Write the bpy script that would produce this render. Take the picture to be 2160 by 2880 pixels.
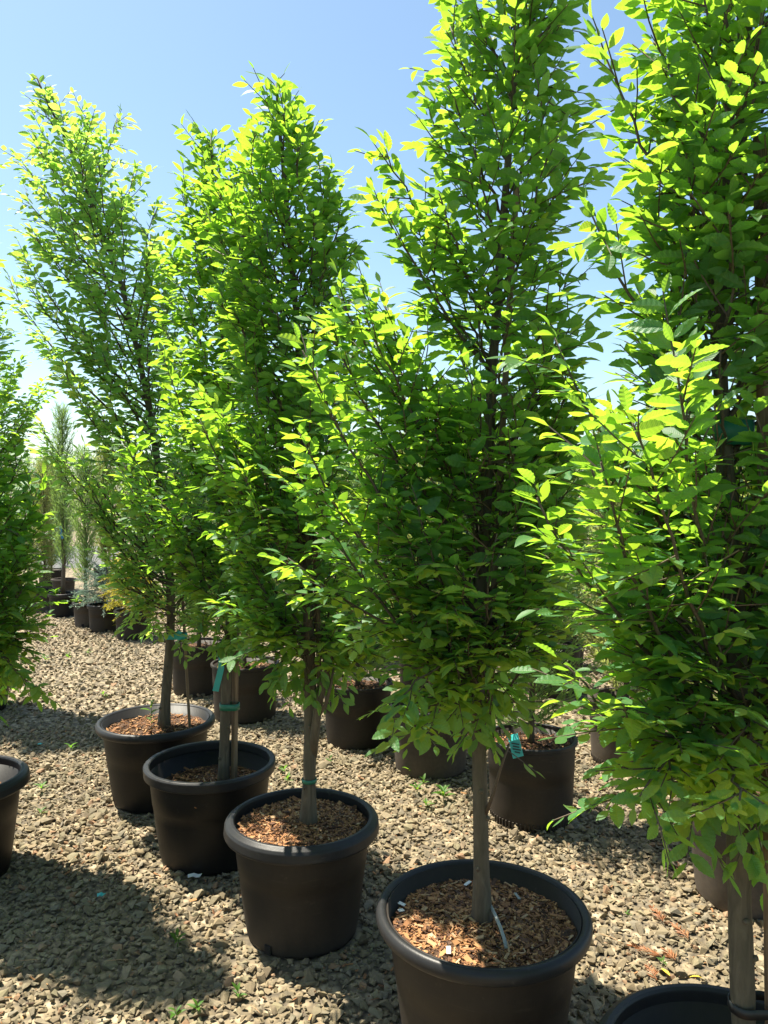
import bpy, bmesh, math, random
import numpy as np
from mathutils import Vector, Matrix

for o in list(bpy.data.objects):
    bpy.data.objects.remove(o)
S = bpy.context.scene
C = S.collection
R = math.radians

# ------------------------------------------------------------------ camera
FPX, PW, PH = 2164.0, 2160.0, 2880.0
CAMZ, PITCH = 1.6, R(1.5)
cam = bpy.data.cameras.new('camera')
cam.sensor_fit = 'HORIZONTAL'
cam.sensor_width = 36.0
cam.lens = 36.0 * FPX / PW
cam.clip_start = 0.05
cam.clip_end = 2000
camo = bpy.data.objects.new('camera', cam)
camo.location = (0, 0, CAMZ)
camo.rotation_euler = (R(90) - PITCH, 0, 0)
C.objects.link(camo)
S.camera = camo

# ------------------------------------------------------------------ light
SUN_EL, SUN_AZ = R(67), R(-58)          # azimuth from +Y, negative = left
w = bpy.data.worlds.new('World')
S.world = w
w.use_nodes = True
wn = w.node_tree
sky = wn.nodes.new('ShaderNodeTexSky')
sky.sky_type = 'NISHITA'
sky.sun_disc = False
sky.sun_elevation = SUN_EL
sky.sun_rotation = SUN_AZ
sky.altitude = 60
sky.air_density = 1.0
sky.dust_density = 1.0
sky.ozone_density = 0.0
tint = wn.nodes.new('ShaderNodeMix')          # even white-balance of the whole sky
tint.data_type = 'RGBA'
tint.blend_type = 'MULTIPLY'
tint.inputs[0].default_value = 1.0
tint.inputs[7].default_value = (0.94, 1.04, 1.02, 1)
wn.links.new(sky.outputs[0], tint.inputs[6])
wn.links.new(tint.outputs[2], wn.nodes['Background'].inputs[0])
wn.nodes['Background'].inputs[1].default_value = 0.077
sl = bpy.data.lights.new('sun', 'SUN')
sl.energy = 5.0
sl.angle = R(0.53)
sl.color = (1.0, 0.93, 0.78)
so = bpy.data.objects.new('sun', sl)
tosun = Vector((math.sin(SUN_AZ) * math.cos(SUN_EL), math.cos(SUN_AZ) * math.cos(SUN_EL), math.sin(SUN_EL)))
so.rotation_euler = (-tosun).to_track_quat('-Z', 'Y').to_euler()
so.location = tosun * 50
C.objects.link(so)
S.view_settings.view_transform = 'Standard'
S.view_settings.look = 'None'
S.view_settings.gamma = 1.0
S.view_settings.exposure = 1.5
S.view_settings.use_curve_mapping = False

# ------------------------------------------------------------------ pixel helpers
FWD = np.array([0, math.cos(PITCH), -math.sin(PITCH)])
UPV = np.array([0, math.sin(PITCH), math.cos(PITCH)])
CAMP = np.array([0, 0, CAMZ])


def ray(px, py):
    return FWD + UPV * ((PH / 2 - py) / FPX) + np.array([1.0, 0, 0]) * ((px - PW / 2) / FPX)


def on_z(px, py, z=0.0):
    d = ray(px, py)
    return CAMP + d * ((z - CAMZ) / d[2])


def at_y(px, py, y):
    d = ray(px, py)
    return CAMP + d * (y / d[1])


def project(p):
    q = p - CAMP
    dep = q @ FWD
    return PW / 2 + FPX * q[:, 0] / dep, PH / 2 - FPX * (q @ UPV) / dep, dep


# ------------------------------------------------------------------ mesh helpers
def np_mesh(name, V, F, rnd=None, uv=None, smooth=False, fmat=None):
    """V (n,3), F (m,k); rnd per vertex; uv per vertex"""
    V = np.asarray(V, dtype=np.float32)
    F = np.asarray(F, dtype=np.int32)
    me = bpy.data.meshes.new(name)
    m, k = F.shape
    me.vertices.add(len(V))
    me.vertices.foreach_set('co', V.ravel())
    me.loops.add(m * k)
    me.loops.foreach_set('vertex_index', F.ravel())
    me.polygons.add(m)
    me.polygons.foreach_set('loop_start', np.arange(0, m * k, k, dtype=np.int32))
    me.polygons.foreach_set('use_smooth', np.full(m, smooth, dtype=bool))
    if rnd is not None:
        a = me.attributes.new('rnd', 'FLOAT', 'POINT')
        a.data.foreach_set('value', np.asarray(rnd, dtype=np.float32))
    if uv is not None:
        l = me.uv_layers.new(name='UVMap')
        l.data.foreach_set('uv', np.asarray(uv, dtype=np.float32)[F.ravel()].ravel())
    me.update(calc_edges=True)
    me.validate()
    return me


def obj(name, me, mat=None, parent=None):
    o = bpy.data.objects.new(name, me)
    if mat is not None and me is not None and len(me.materials) == 0:
        me.materials.append(mat)
    C.objects.link(o)
    if parent is not None:
        o.parent = parent
    return o


def tag(o, label, cat, group=None, kind=None):
    o['label'] = label
    if cat:
        o['category'] = cat
    if group:
        o['group'] = group
    if kind:
        o['kind'] = kind
    return o


def empty(name, loc, label=None, cat=None, group=None):
    o = bpy.data.objects.new(name, None)
    o.location = loc
    o.empty_display_size = 0.1
    C.objects.link(o)
    if label:
        tag(o, label, cat, group)
    return o


def batch(T, F, M, P, rnd=None):
    """instances of template T (n,3) with matrices M (K,3,3) (columns = axes) at P (K,3)"""
    K, n = len(P), len(T)
    V = np.einsum('kij,nj->kni', M, T) + P[:, None, :]
    FF = (F[None] + (np.arange(K) * n)[:, None, None]).reshape(-1, F.shape[1])
    r = None if rnd is None else np.repeat(rnd, n)
    return V.reshape(-1, 3), FF, r


def tube(pts, rad, sides=6, cap=True):
    pts = np.asarray(pts, dtype=float)
    n = len(pts)
    rad = np.broadcast_to(np.asarray(rad, dtype=float), (n,))
    t = np.gradient(pts, axis=0)
    t /= np.linalg.norm(t, axis=1)[:, None] + 1e-12
    ref = np.array([1.0, 0, 0]) if abs(t[0][0]) < 0.8 else np.array([0, 1.0, 0])
    u = np.cross(t, ref)
    u /= np.linalg.norm(u, axis=1)[:, None] + 1e-12
    v = np.cross(t, u)
    a = np.arange(sides) * 2 * math.pi / sides
    V = pts[:, None] + rad[:, None, None] * (np.cos(a)[None, :, None] * u[:, None] + np.sin(a)[None, :, None] * v[:, None])
    V = V.reshape(-1, 3)
    i, j = np.meshgrid(np.arange(n - 1), np.arange(sides), indexing='ij')
    i, j = i.ravel(), j.ravel()
    j2 = (j + 1) % sides
    F = np.stack([i * sides + j, i * sides + j2, (i + 1) * sides + j2, (i + 1) * sides + j], 1)
    if cap:
        V = np.vstack([V, pts[0], pts[-1]])
        a0, a1 = len(V) - 2, len(V) - 1
        jj = np.arange(sides)
        F = np.vstack([F, np.stack([jj, np.full(sides, a0), np.full(sides, a0), (jj + 1) % sides], 1),
                       np.stack([(n - 1) * sides + (jj + 1) % sides, np.full(sides, a1), np.full(sides, a1), (n - 1) * sides + jj], 1)])
    return V, F


def tri(F):
    """quads (possibly degenerate) to triangles"""
    F = np.asarray(F)
    if F.shape[1] == 3:
        return F
    t = np.vstack([F[:, [0, 1, 2]], F[:, [0, 2, 3]]])
    ok = (t[:, 0] != t[:, 1]) & (t[:, 1] != t[:, 2]) & (t[:, 0] != t[:, 2])
    return t[ok]


def tube_mesh(name, pts, rad, sides=6, smooth=True):
    V, F = tube(pts, rad, sides)
    return np_mesh(name, V, tri(F), smooth=smooth)


def lathe(profile, seg=56, closed=True, smooth=True, name='lathe', wob=0.0, seed=0):
    """profile list of (r,z); closed joins last to first"""
    rng = np.random.default_rng(seed)
    pr = np.array(profile, dtype=float)
    a = np.arange(seg) * 2 * math.pi / seg
    wv = 1 + wob * (np.sin(2 * a + rng.uniform(0, 6)) + .5 * np.sin(3 * a + rng.uniform(0, 6)))
    V = np.stack([pr[:, 0][:, None] * np.cos(a)[None] * wv, pr[:, 0][:, None] * np.sin(a)[None] * wv,
                  np.repeat(pr[:, 1][:, None], seg, 1)], 2).reshape(-1, 3)
    n = len(pr)
    rows = n if closed else n - 1
    i, j = np.meshgrid(np.arange(rows), np.arange(seg), indexing='ij')
    i, j = i.ravel(), j.ravel()
    i2, j2 = (i + 1) % n, (j + 1) % seg
    F = np.stack([i * seg + j, i * seg + j2, i2 * seg + j2, i2 * seg + j], 1)
    return np_mesh(name, V, F, smooth=smooth)


def box_mesh(name, sx, sy, sz, bev=0.0):
    bm = bmesh.new()
    bmesh.ops.create_cube(bm, size=1)
    bmesh.ops.scale(bm, vec=(sx, sy, sz), verts=bm.verts)
    if bev:
        bmesh.ops.bevel(bm, geom=list(bm.edges), offset=bev, segments=1, affect='EDGES')
    me = bpy.data.meshes.new(name)
    bm.to_mesh(me)
    bm.free()
    return me


# ------------------------------------------------------------------ materials
def new_mat(name):
    m = bpy.data.materials.new(name)
    m.use_nodes = True
    nt = m.node_tree
    return m, nt, nt.nodes['Principled BSDF'], nt.nodes['Material Output']


def ramp(nt, fac, stops, interp='LINEAR'):
    r = nt.nodes.new('ShaderNodeValToRGB')
    r.color_ramp.interpolation = interp
    el = r.color_ramp.elements
    while len(el) < len(stops):
        el.new(0.5)
    for e, (p, c) in zip(el, stops):
        e.position = p
        e.color = (*c, 1)
    nt.links.new(fac, r.inputs[0])
    return r.outputs[0]


def noise(nt, scale, detail=4, rough=0.55, vec=None, dist=0.0):
    n = nt.nodes.new('ShaderNodeTexNoise')
    n.inputs['Scale'].default_value = scale
    n.inputs['Detail'].default_value = detail
    n.inputs['Roughness'].default_value = rough
    n.inputs['Distortion'].default_value = dist
    if vec is not None:
        nt.links.new(vec, n.inputs['Vector'])
    return n.outputs['Fac']


def mixc(nt, fac, a, b, mode='MIX'):
    m = nt.nodes.new('ShaderNodeMix')
    m.data_type = 'RGBA'
    m.blend_type = mode
    for s, val in ((m.inputs[0], fac), (m.inputs[6], a), (m.inputs[7], b)):
        if isinstance(val, (int, float)):
            s.default_value = val
        elif isinstance(val, tuple):
            s.default_value = (*val, 1)
        else:
            nt.links.new(val, s)
    return m.outputs[2]


def mth(nt, op, a, b=0.0, c=0.0):
    m = nt.nodes.new('ShaderNodeMath')
    m.operation = op
    for s, val in zip(m.inputs, (a, b, c)):
        if isinstance(val, (int, float)):
            s.default_value = val
        else:
            nt.links.new(val, s)
    return m.outputs[0]


def rnd_node(nt):
    """per piece random: attribute of joined meshes plus the object's own random"""
    a = nt.nodes.new('ShaderNodeAttribute')
    a.attribute_name = 'rnd'
    o = nt.nodes.new('ShaderNodeObjectInfo')
    return mth(nt, 'FRACT', mth(nt, 'ADD', a.outputs['Fac'], o.outputs['Random']))


def bump(nt, h, strength, dist, normal_in):
    b = nt.nodes.new('ShaderNodeBump')
    b.inputs['Strength'].default_value = strength
    b.inputs['Distance'].default_value = dist
    nt.links.new(h, b.inputs['Height'])
    for s in normal_in:
        nt.links.new(b.outputs[0], s)
    return b.outputs[0]


def coord(nt, which='Object'):
    return nt.nodes.new('ShaderNodeTexCoord').outputs[which]


def leaf_mat(name, dark, mid, young, glow, glow2, trans=0.52):
    m, nt, p, out = new_mat(name)
    r = rnd_node(nt)
    base = ramp(nt, r, [(0.0, dark), (0.55, mid), (0.93, mid), (1.0, young)])
    tr = ramp(nt, r, [(0.0, glow), (0.6, glow), (1.0, glow2)])
    uv = nt.nodes.new('ShaderNodeUVMap')
    sx = nt.nodes.new('ShaderNodeSeparateXYZ')
    nt.links.new(uv.outputs[0], sx.inputs[0])
    mot = noise(nt, 55, 3, 0.6, coord(nt, 'Object'))
    base = mixc(nt, mth(nt, 'MULTIPLY', mot, 0.35), base, tuple(x * .55 for x in dark))
    tr = mixc(nt, mth(nt, 'MULTIPLY', mot, 0.22), tr, tuple(x * .6 for x in glow))
    au = mth(nt, 'ABSOLUTE', mth(nt, 'SUBTRACT', sx.outputs[0], 0.5))
    ph = mth(nt, 'SUBTRACT', sx.outputs[1], mth(nt, 'MULTIPLY', au, 0.42))
    st = mth(nt, 'SINE', mth(nt, 'MULTIPLY', ph, 2 * math.pi * 12))
    st01 = mth(nt, 'MULTIPLY_ADD', st, 0.5, 0.5)
    vein = mth(nt, 'POWER', st01, 4.0)
    rib = mth(nt, 'LESS_THAN', au, 0.022)
    tr = mixc(nt, mth(nt, 'MULTIPLY', vein, 0.22), tr, (0.22, 0.42, 0.01))
    tr = mixc(nt, mth(nt, 'MULTIPLY', rib, 0.5), tr, (0.35, 0.48, 0.05))
    base = mixc(nt, mth(nt, 'MULTIPLY', rib, 0.5), base, (0.20, 0.28, 0.08))
    nt.links.new(base, p.inputs['Base Color'])
    p.inputs['Roughness'].default_value = 0.46
    p.inputs['Specular IOR Level'].default_value = 0.42
    t = nt.nodes.new('ShaderNodeBsdfTranslucent')
    nt.links.new(tr, t.inputs['Color'])
    bump(nt, st01, 0.22, 0.0012, [p.inputs['Normal'], t.inputs['Normal']])
    mx = nt.nodes.new('ShaderNodeMixShader')
    mx.inputs[0].default_value = trans
    nt.links.new(p.outputs[0], mx.inputs[1])
    nt.links.new(t.outputs[0], mx.inputs[2])
    nt.links.new(mx.outputs[0], out.inputs[0])
    return m


def needle_mat(name, a, b, c, tcol, trans=0.25):
    m, nt, p, out = new_mat(name)
    r = rnd_node(nt)
    base = ramp(nt, r, [(0.0, a), (0.6, b), (1.0, c)])
    nt.links.new(base, p.inputs['Base Color'])
    p.inputs['Roughness'].default_value = 0.55
    t = nt.nodes.new('ShaderNodeBsdfTranslucent')
    t.inputs['Color'].default_value = (*tcol, 1)
    mx = nt.nodes.new('ShaderNodeMixShader')
    mx.inputs[0].default_value = trans
    nt.links.new(p.outputs[0], mx.inputs[1])
    nt.links.new(t.outputs[0], mx.inputs[2])
    nt.links.new(mx.outputs[0], out.inputs[0])
    return m


M = {}
M['leaf'] = leaf_mat('hornbeam_leaf', (0.045, 0.145, 0.06), (0.075, 0.225, 0.085), (0.13, 0.29, 0.10),
                     (0.40, 0.72, 0.045), (0.62, 0.84, 0.05))
M['leaf_y'] = leaf_mat('hornbeam_leaf_young', (0.065, 0.18, 0.085), (0.10, 0.255, 0.11), (0.20, 0.33, 0.12),
                       (0.48, 0.82, 0.10), (0.80, 0.92, 0.13))
M['weed'] = leaf_mat('weed_leaf', (0.05, 0.15, 0.02), (0.08, 0.2, 0.03), (0.1, 0.22, 0.03),
                     (0.2, 0.42, 0.02), (0.35, 0.5, 0.03))
M['far_leaf'] = leaf_mat('far_leaf', (0.05, 0.10, 0.035), (0.08, 0.15, 0.05), (0.12, 0.19, 0.06),
                         (0.25, 0.45, 0.05), (0.35, 0.5, 0.05), 0.4)
M['ndl_green'] = needle_mat('conifer_green', (0.06, 0.12, 0.04), (0.10, 0.19, 0.07), (0.17, 0.26, 0.09), (0.32, 0.50, 0.10), 0.45)
M['ndl_olive'] = needle_mat('conifer_olive', (0.08, 0.12, 0.04), (0.15, 0.19, 0.07), (0.26, 0.26, 0.10), (0.42, 0.48, 0.12), 0.45)
M['ndl_blue'] = needle_mat('conifer_blue', (0.10, 0.16, 0.13), (0.18, 0.26, 0.21), (0.28, 0.36, 0.30), (0.25, 0.38, 0.25), .35)
M['ndl_gold'] = needle_mat('conifer_gold', (0.14, 0.15, 0.02), (0.27, 0.26, 0.03), (0.38, 0.28, 0.03), (0.62, 0.55, 0.05), 0.45)
M['dead_frond'] = needle_mat('dead_frond', (0.30, 0.11, 0.04), (0.40, 0.17, 0.07), (0.48, 0.25, 0.12), (0.35, 0.15, 0.05))

# bark
m, nt, p, _ = new_mat('hornbeam_bark')
co = coord(nt)
mp = nt.nodes.new('ShaderNodeMapping')
mp.inputs['Scale'].default_value = (1, 1, 0.18)
nt.links.new(co, mp.inputs['Vector'])
n1 = noise(nt, 60, 5, 0.6, mp.outputs[0], 1.0)
n2 = noise(nt, 9, 3, 0.5, co)
c = ramp(nt, n1, [(0.3, (0.045, 0.035, 0.024)), (0.55, (0.10, 0.078, 0.053)), (0.75, (0.15, 0.122, 0.088))])
c = mixc(nt, mth(nt, 'MULTIPLY', n2, 0.6), c, (0.085, 0.078, 0.05))
nt.links.new(c, p.inputs['Base Color'])
p.inputs['Roughness'].default_value = 0.8
bump(nt, n1, 0.6, 0.004, [p.inputs['Normal']])
M['bark'] = m
m, nt, p, _ = new_mat('twig_bark')
c = ramp(nt, noise(nt, 70, 3), [(0.35, (0.05, 0.037, 0.025)), (0.7, (0.12, 0.088, 0.058))])
nt.links.new(c, p.inputs['Base Color'])
p.inputs['Roughness'].default_value = 0.65
M['twig'] = m

# wood stake
m, nt, p, _ = new_mat('stake_wood')
mp = nt.nodes.new('ShaderNodeMapping')
mp.inputs['Scale'].default_value = (1, 1, 0.05)
nt.links.new(coord(nt), mp.inputs['Vector'])
n1 = noise(nt, 140, 4, 0.6, mp.outputs[0])
nt.links.new(ramp(nt, n1, [(0.3, (0.11, 0.07, 0.04)), (0.7, (0.25, 0.175, 0.105))]), p.inputs['Base Color'])
p.inputs['Roughness'].default_value = 0.8
bump(nt, n1, 0.4, 0.002, [p.inputs['Normal']])
M['stake'] = m


def plastic(name, base, dust, dust_amt, rough):
    m, nt, p, _ = new_mat(name)
    co = coord(nt)
    n1 = noise(nt, 5, 5, 0.6, co)
    n2 = noise(nt, 55, 4, 0.7, co)
    mp = nt.nodes.new('ShaderNodeMapping')
    mp.inputs['Scale'].default_value = (1, 1, 0.08)
    nt.links.new(co, mp.inputs['Vector'])
    n3 = noise(nt, 38, 3, 0.6, mp.outputs[0])
    sx = nt.nodes.new('ShaderNodeSeparateXYZ')
    nt.links.new(co, sx.inputs[0])
    low = mth(nt, 'MULTIPLY_ADD', sx.outputs[2], -4.0, 0.75)          # mud splashed up from the gravel
    low = mth(nt, 'MAXIMUM', low, 0.0)
    f = mth(nt, 'MULTIPLY', mth(nt, 'ADD', mth(nt, 'MULTIPLY', n1, 1.1), mth(nt, 'ADD', low, mth(nt, 'MULTIPLY', n3, 0.5))), dust_amt)
    f = mth(nt, 'MULTIPLY', f, mth(nt, 'MULTIPLY_ADD', n2, 0.9, 0.5))
    f = mth(nt, 'MINIMUM', f, 1.0)
    mp2 = nt.nodes.new('ShaderNodeMapping')
    mp2.inputs['Scale'].default_value = (1, 1, 9)
    mp2.inputs['Rotation'].default_value = (.12, .08, 0)
    nt.links.new(co, mp2.inputs['Vector'])
    scuff = ramp(nt, noise(nt, 7, 6, 0.75, mp2.outputs[0], 0.6), [(0.60, (0, 0, 0)), (0.72, (.55, .55, .55))])
    spot = ramp(nt, noise(nt, 34, 3, 0.6, co), [(0.66, (0, 0, 0)), (0.74, (.7, .7, .7))])
    bc = mixc(nt, f, base, dust)
    bc = mixc(nt, mth(nt, 'MULTIPLY', scuff, 0.5), bc, tuple(x * 1.25 + .015 for x in dust))
    bc = mixc(nt, mth(nt, 'MULTIPLY', spot, 0.4), bc, tuple(x * 1.1 + .01 for x in dust))
    nt.links.new(bc, p.inputs['Base Color'])
    rr = mth(nt, 'MULTIPLY_ADD', f, 0.4, rough)
    nt.links.new(rr, p.inputs['Roughness'])
    p.inputs['Specular IOR Level'].default_value = 0.27
    # scratches
    sc = noise(nt, 240, 2, 0.5, mp.outputs[0], 0.4)
    bump(nt, mth(nt, 'ADD', n2, sc), 0.12, 0.002, [p.inputs['Normal']])
    return m


M['pot_black'] = plastic('pot_plastic_black', (0.005, 0.005, 0.0055), (0.038, 0.034, 0.029), 0.10, 0.44)
M['pot_brown'] = plastic('pot_plastic_dusty', (0.009, 0.008, 0.0075), (0.07, 0.054, 0.04), 0.38, 0.48)
M['pot_tan'] = plastic('pot_plastic_faded', (0.016, 0.0145, 0.0135), (0.125, 0.10, 0.078), 0.55, 0.58)
M['rim_black'] = plastic('pot_rim_black', (0.012, 0.012, 0.0135), (0.07, 0.067, 0.064), 0.2, 0.36)

# gravel stones
m, nt, p, _ = new_mat('gravel_stone')
r = rnd_node(nt)
c = ramp(nt, r, [(0.0, (0.13, 0.095, 0.06)), (0.14, (0.24, 0.175, 0.10)), (0.3, (0.34, 0.255, 0.14)), (0.45, (0.23, 0.19, 0.13)), (0.6, (0.39, 0.29, 0.165)),
                 (0.75, (0.26, 0.225, 0.17)), (0.86, (0.32, 0.27, 0.15)), (0.94, (0.46, 0.37, 0.245)), (0.98, (0.40, 0.21, 0.11))])
n1 = noise(nt, 110, 4, 0.65, coord(nt))
n2 = noise(nt, 3.0, 3, 0.5, coord(nt))
c = mixc(nt, mth(nt, 'MULTIPLY', n1, 0.55), c, (0.17, 0.135, 0.08))
c = mixc(nt, ramp(nt, n2, [(0.42, (0, 0, 0)), (0.72, (0.55, 0.55, 0.55))]), c, (0.13, 0.115, 0.06))
c = mixc(nt, 0.28, c, (0.07, 0.063, 0.052))
nt.links.new(c, p.inputs['Base Color'])
p.inputs['Roughness'].default_value = 0.85
p.inputs['Specular IOR Level'].default_value = 0.3
bump(nt, n1, 0.5, 0.004, [p.inputs['Normal']])
M['stone'] = m

# ground sheet under and beyond the stones
m, nt, p, _ = new_mat('ground_gravel')
co = coord(nt)
v = nt.nodes.new('ShaderNodeTexVoronoi')
v.inputs['Scale'].default_value = 26
nt.links.new(co, v.inputs['Vector'])
sp = nt.nodes.new('ShaderNodeSeparateColor')
nt.links.new(v.outputs['Color'], sp.inputs[0])
c = ramp(nt, sp.outputs[0], [(0.0, (0.16, 0.12, 0.07)), (0.4, (0.30, 0.23, 0.14)), (0.7, (0.39, 0.30, 0.19)), (1.0, (0.45, 0.36, 0.24))])
c = mixc(nt, ramp(nt, v.outputs['Distance'], [(0.3, (0, 0, 0)), (0.75, (1, 1, 1))]), c, (0.07, 0.052, 0.035))
c = mixc(nt, mth(nt, 'MULTIPLY', noise(nt, 0.5, 4, 0.6, co), 0.5), c, (0.17, 0.15, 0.10))
nt.links.new(c, p.inputs['Base Color'])
p.inputs['Roughness'].default_value = 0.95
bump(nt, v.outputs['Distance'], 0.8, -0.02, [p.inputs['Normal']])
M['ground'] = m

m, nt, p, _ = new_mat('road_asphalt')
c = ramp(nt, noise(nt, 30, 6, 0.7, coord(nt)), [(0.3, (0.06, 0.06, 0.06)), (0.7, (0.12, 0.117, 0.112))])
nt.links.new(c, p.inputs['Base Color'])
p.inputs['Roughness'].default_value = 0.9
M['road'] = m

# mulch
m, nt, p, _ = new_mat('mulch_soil')
n1 = noise(nt, 90, 6, 0.7, coord(nt))
nt.links.new(ramp(nt, n1, [(0.3, (0.022, 0.012, 0.007)), (0.55, (0.09, 0.045, 0.021)), (0.75, (0.20, 0.10, 0.045))]), p.inputs['Base Color'])
p.inputs['Roughness'].default_value = 0.95
bump(nt, n1, 1.0, 0.012, [p.inputs['Normal']])
M['soil'] = m
m, nt, p, _ = new_mat('mulch_chip')
r = rnd_node(nt)
c = ramp(nt, r, [(0.0, (0.035, 0.018, 0.01)), (0.22, (0.10, 0.042, 0.018)), (0.5, (0.27, 0.12, 0.045)), (0.75, (0.37, 0.175, 0.066)),
                 (0.93, (0.46, 0.25, 0.10)), (1.0, (0.50, 0.36, 0.22))])
c = mixc(nt, mth(nt, 'MULTIPLY', noise(nt, 120, 3, 0.6, coord(nt)), 0.35), c, (0.12, 0.06, 0.03))
nt.links.new(c, p.inputs['Base Color'])
p.inputs['Roughness'].default_value = 0.85
M['chip'] = m
m, nt, p, _ = new_mat('pale_wood_chip')
c = ramp(nt, noise(nt, 60, 3, 0.6, coord(nt)), [(0.3, (0.24, 0.14, 0.065)), (0.7, (0.46, 0.31, 0.17))])
nt.links.new(c, p.inputs['Base Color'])
p.inputs['Roughness'].default_value = 0.85
M['pale_chip'] = m


def flat_mat(name, col, rough=0.6, var=0.25, scale=30):
    m, nt, p, _ = new_mat(name)
    n = noise(nt, scale, 3, 0.6, coord(nt))
    nt.links.new(mixc(nt, mth(nt, 'MULTIPLY', n, var), col, tuple(x * 0.4 for x in col)), p.inputs['Base Color'])
    p.inputs['Roughness'].default_value = rough
    return m


M['teal'] = flat_mat('teal_ribbon', (0.03, 0.38, 0.36), 0.4)
M['tape'] = flat_mat('green_tie_tape', (0.02, 0.16, 0.10), 0.4)
M['strap'] = flat_mat('black_strap', (0.015, 0.017, 0.018), 0.5)
M['print'] = flat_mat('dark_print', (0.012, 0.03, 0.035), 0.6)
M['white'] = flat_mat('white_scrap', (0.7, 0.7, 0.68), 0.6)
M['tube'] = flat_mat('grey_tube', (0.28, 0.3, 0.28), 0.5)
M['hole'] = flat_mat('drain_hole_dark', (0.006, 0.005, 0.005), 0.9)
M['blue'] = flat_mat('blue_ribbon', (0.02, 0.20, 0.5), 0.5)
M['yellow_leaf'] = flat_mat('fallen_leaf', (0.6, 0.42, 0.04), 0.6)
M['wall_pale'] = flat_mat('pale_wall', (0.55, 0.52, 0.47), 0.8, 0.2, 3)
M['roof'] = flat_mat('brown_roof', (0.22, 0.12, 0.09), 0.8, 0.3, 4)
M['cable'] = flat_mat('cable', (0.05, 0.05, 0.055), 0.6)
M['pole'] = flat_mat('pole_wood', (0.12, 0.09, 0.07), 0.9)

# ------------------------------------------------------------------ layout (source pixels of the rim centre -> place on the ground)
# name: rim-centre px, rim diameter, height
POTH = 0.42
pots = {}


def place(key, px, py, D, h, y=None):
    if y is None:
        q = on_z(px, py, h)
    else:
        q = at_y(px, 1383, y)
    pots[key] = (float(q[0]), float(q[1]), D, h)


place('P0', -124, 2182, 0.56, POTH)
place('P1', 440, 2020, 0.60, POTH)
place('P2', 592, 2138, 0.565, POTH)
place('P3', 850, 2292, 0.565, POTH)
place('P4', 1357, 2552, 0.605, POTH)
place('P5', 2095, 0, 0.58, POTH, 1.55)
place('M1', 556, 0, 0.45, 0.39, 6.15)
place('M2', 687, 0, 0.48, 0.39, 5.45)
place('M3', 1005, 0, 0.455, 0.39, 4.9)
place('M4', 1213, 0, 0.475, 0.39, 4.42)
place('M5', 1498, 0, 0.445, 0.40, 3.76)
place('M6', 1765, 0, 0.44, 0.38, 4.55)
place('M7', 2115, 0, 0.47, 0.40, 3.0)
place('M8', 1195, 0, 0.42, 0.38, 5.9)
place('F1', 372, 0, 0.41, 0.31, 8.4)
place('F2', 292, 0, 0.40, 0.31, 8.85)
place('F3', 238, 0, 0.31, 0.29, 9.15)
place('F4', 176, 0, 0.385, 0.30, 9.9)
place('F5', 122, 0, 0.36, 0.29, 10.3)
place('F6', 78, 0, 0.36, 0.29, 10.6)
place('F7', 176, 0, 0.36, 0.29, 11.6)
place('A', -75, 0, 0.56, POTH, 5.6)

# ------------------------------------------------------------------ ground, road, gravel
gx = np.array([[-400, -400, 0], [400, -400, 0], [400, 400, 0], [-400, 400, 0]], dtype=float)
ground = obj('ground', np_mesh('ground', gx, [[0, 1, 2, 3]]), M['ground'])
ground['kind'] = 'structure'
rv = np.array([[-60, 15.0, .004], [60, 17.5, .004], [60, 24, .004], [-60, 21.5, .004]], dtype=float)
road = obj('road', np_mesh('road', rv, [[0, 1, 2, 3]]), M['road'])
road['kind'] = 'structure'


def stone_template(seed, npts=13):
    rg = random.Random(seed)
    bm = bmesh.new()
    for _ in range(npts):
        v = Vector((rg.gauss(0, 1), rg.gauss(0, 1), rg.gauss(0, 1))).normalized()
        v = Vector((v.x * 1.0, v.y * rg.uniform(.62, .85), v.z * .5))
        bm.verts.new(v * rg.uniform(.85, 1.1))
    bmesh.ops.convex_hull(bm, input=bm.verts)
    for v in [v for v in bm.verts if not v.link_faces]:
        bm.verts.remove(v)
    bmesh.ops.triangulate(bm, faces=bm.faces)
    bm.verts.index_update()
    V = np.array([v.co[:] for v in bm.verts])
    F = np.array([[v.index for v in f.verts] for f in bm.faces])
    bm.free()
    return V, F


def rot_mats(rng, n, tilt=0.5):
    a = rng.uniform(0, 2 * math.pi, n)
    tx = rng.normal(0, tilt, n)
    ty = rng.normal(0, tilt, n)
    ca, sa = np.cos(a), np.sin(a)
    Z = np.zeros((n, 3, 3))
    Z[:, 0, 0], Z[:, 0, 1], Z[:, 1, 0], Z[:, 1, 1], Z[:, 2, 2] = ca, -sa, sa, ca, 1
    X = np.zeros((n, 3, 3))
    X[:, 0, 0] = 1
    X[:, 1, 1], X[:, 1, 2], X[:, 2, 1], X[:, 2, 2] = np.cos(tx), -np.sin(tx), np.sin(tx), np.cos(tx)
    Y = np.zeros((n, 3, 3))
    Y[:, 1, 1] = 1
    Y[:, 0, 0], Y[:, 0, 2], Y[:, 2, 0], Y[:, 2, 2] = np.cos(ty), np.sin(ty), -np.sin(ty), np.cos(ty)
    return X @ Y @ Z


rng = np.random.default_rng(11)
TEMPL = [stone_template(100 + i, 10 if i % 2 else 12) for i in range(10)]
OCT = []
for i in range(4):
    OCT.append(stone_template(300 + i, 6))


def outside_pots(x, y, shrink=0.82):
    ok = np.ones(len(x), bool)
    for (a, b, D, h) in pots.values():
        ok &= (x - a) ** 2 + (y - b) ** 2 > (D * 0.5 * shrink - .02) ** 2
    return ok


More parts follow.
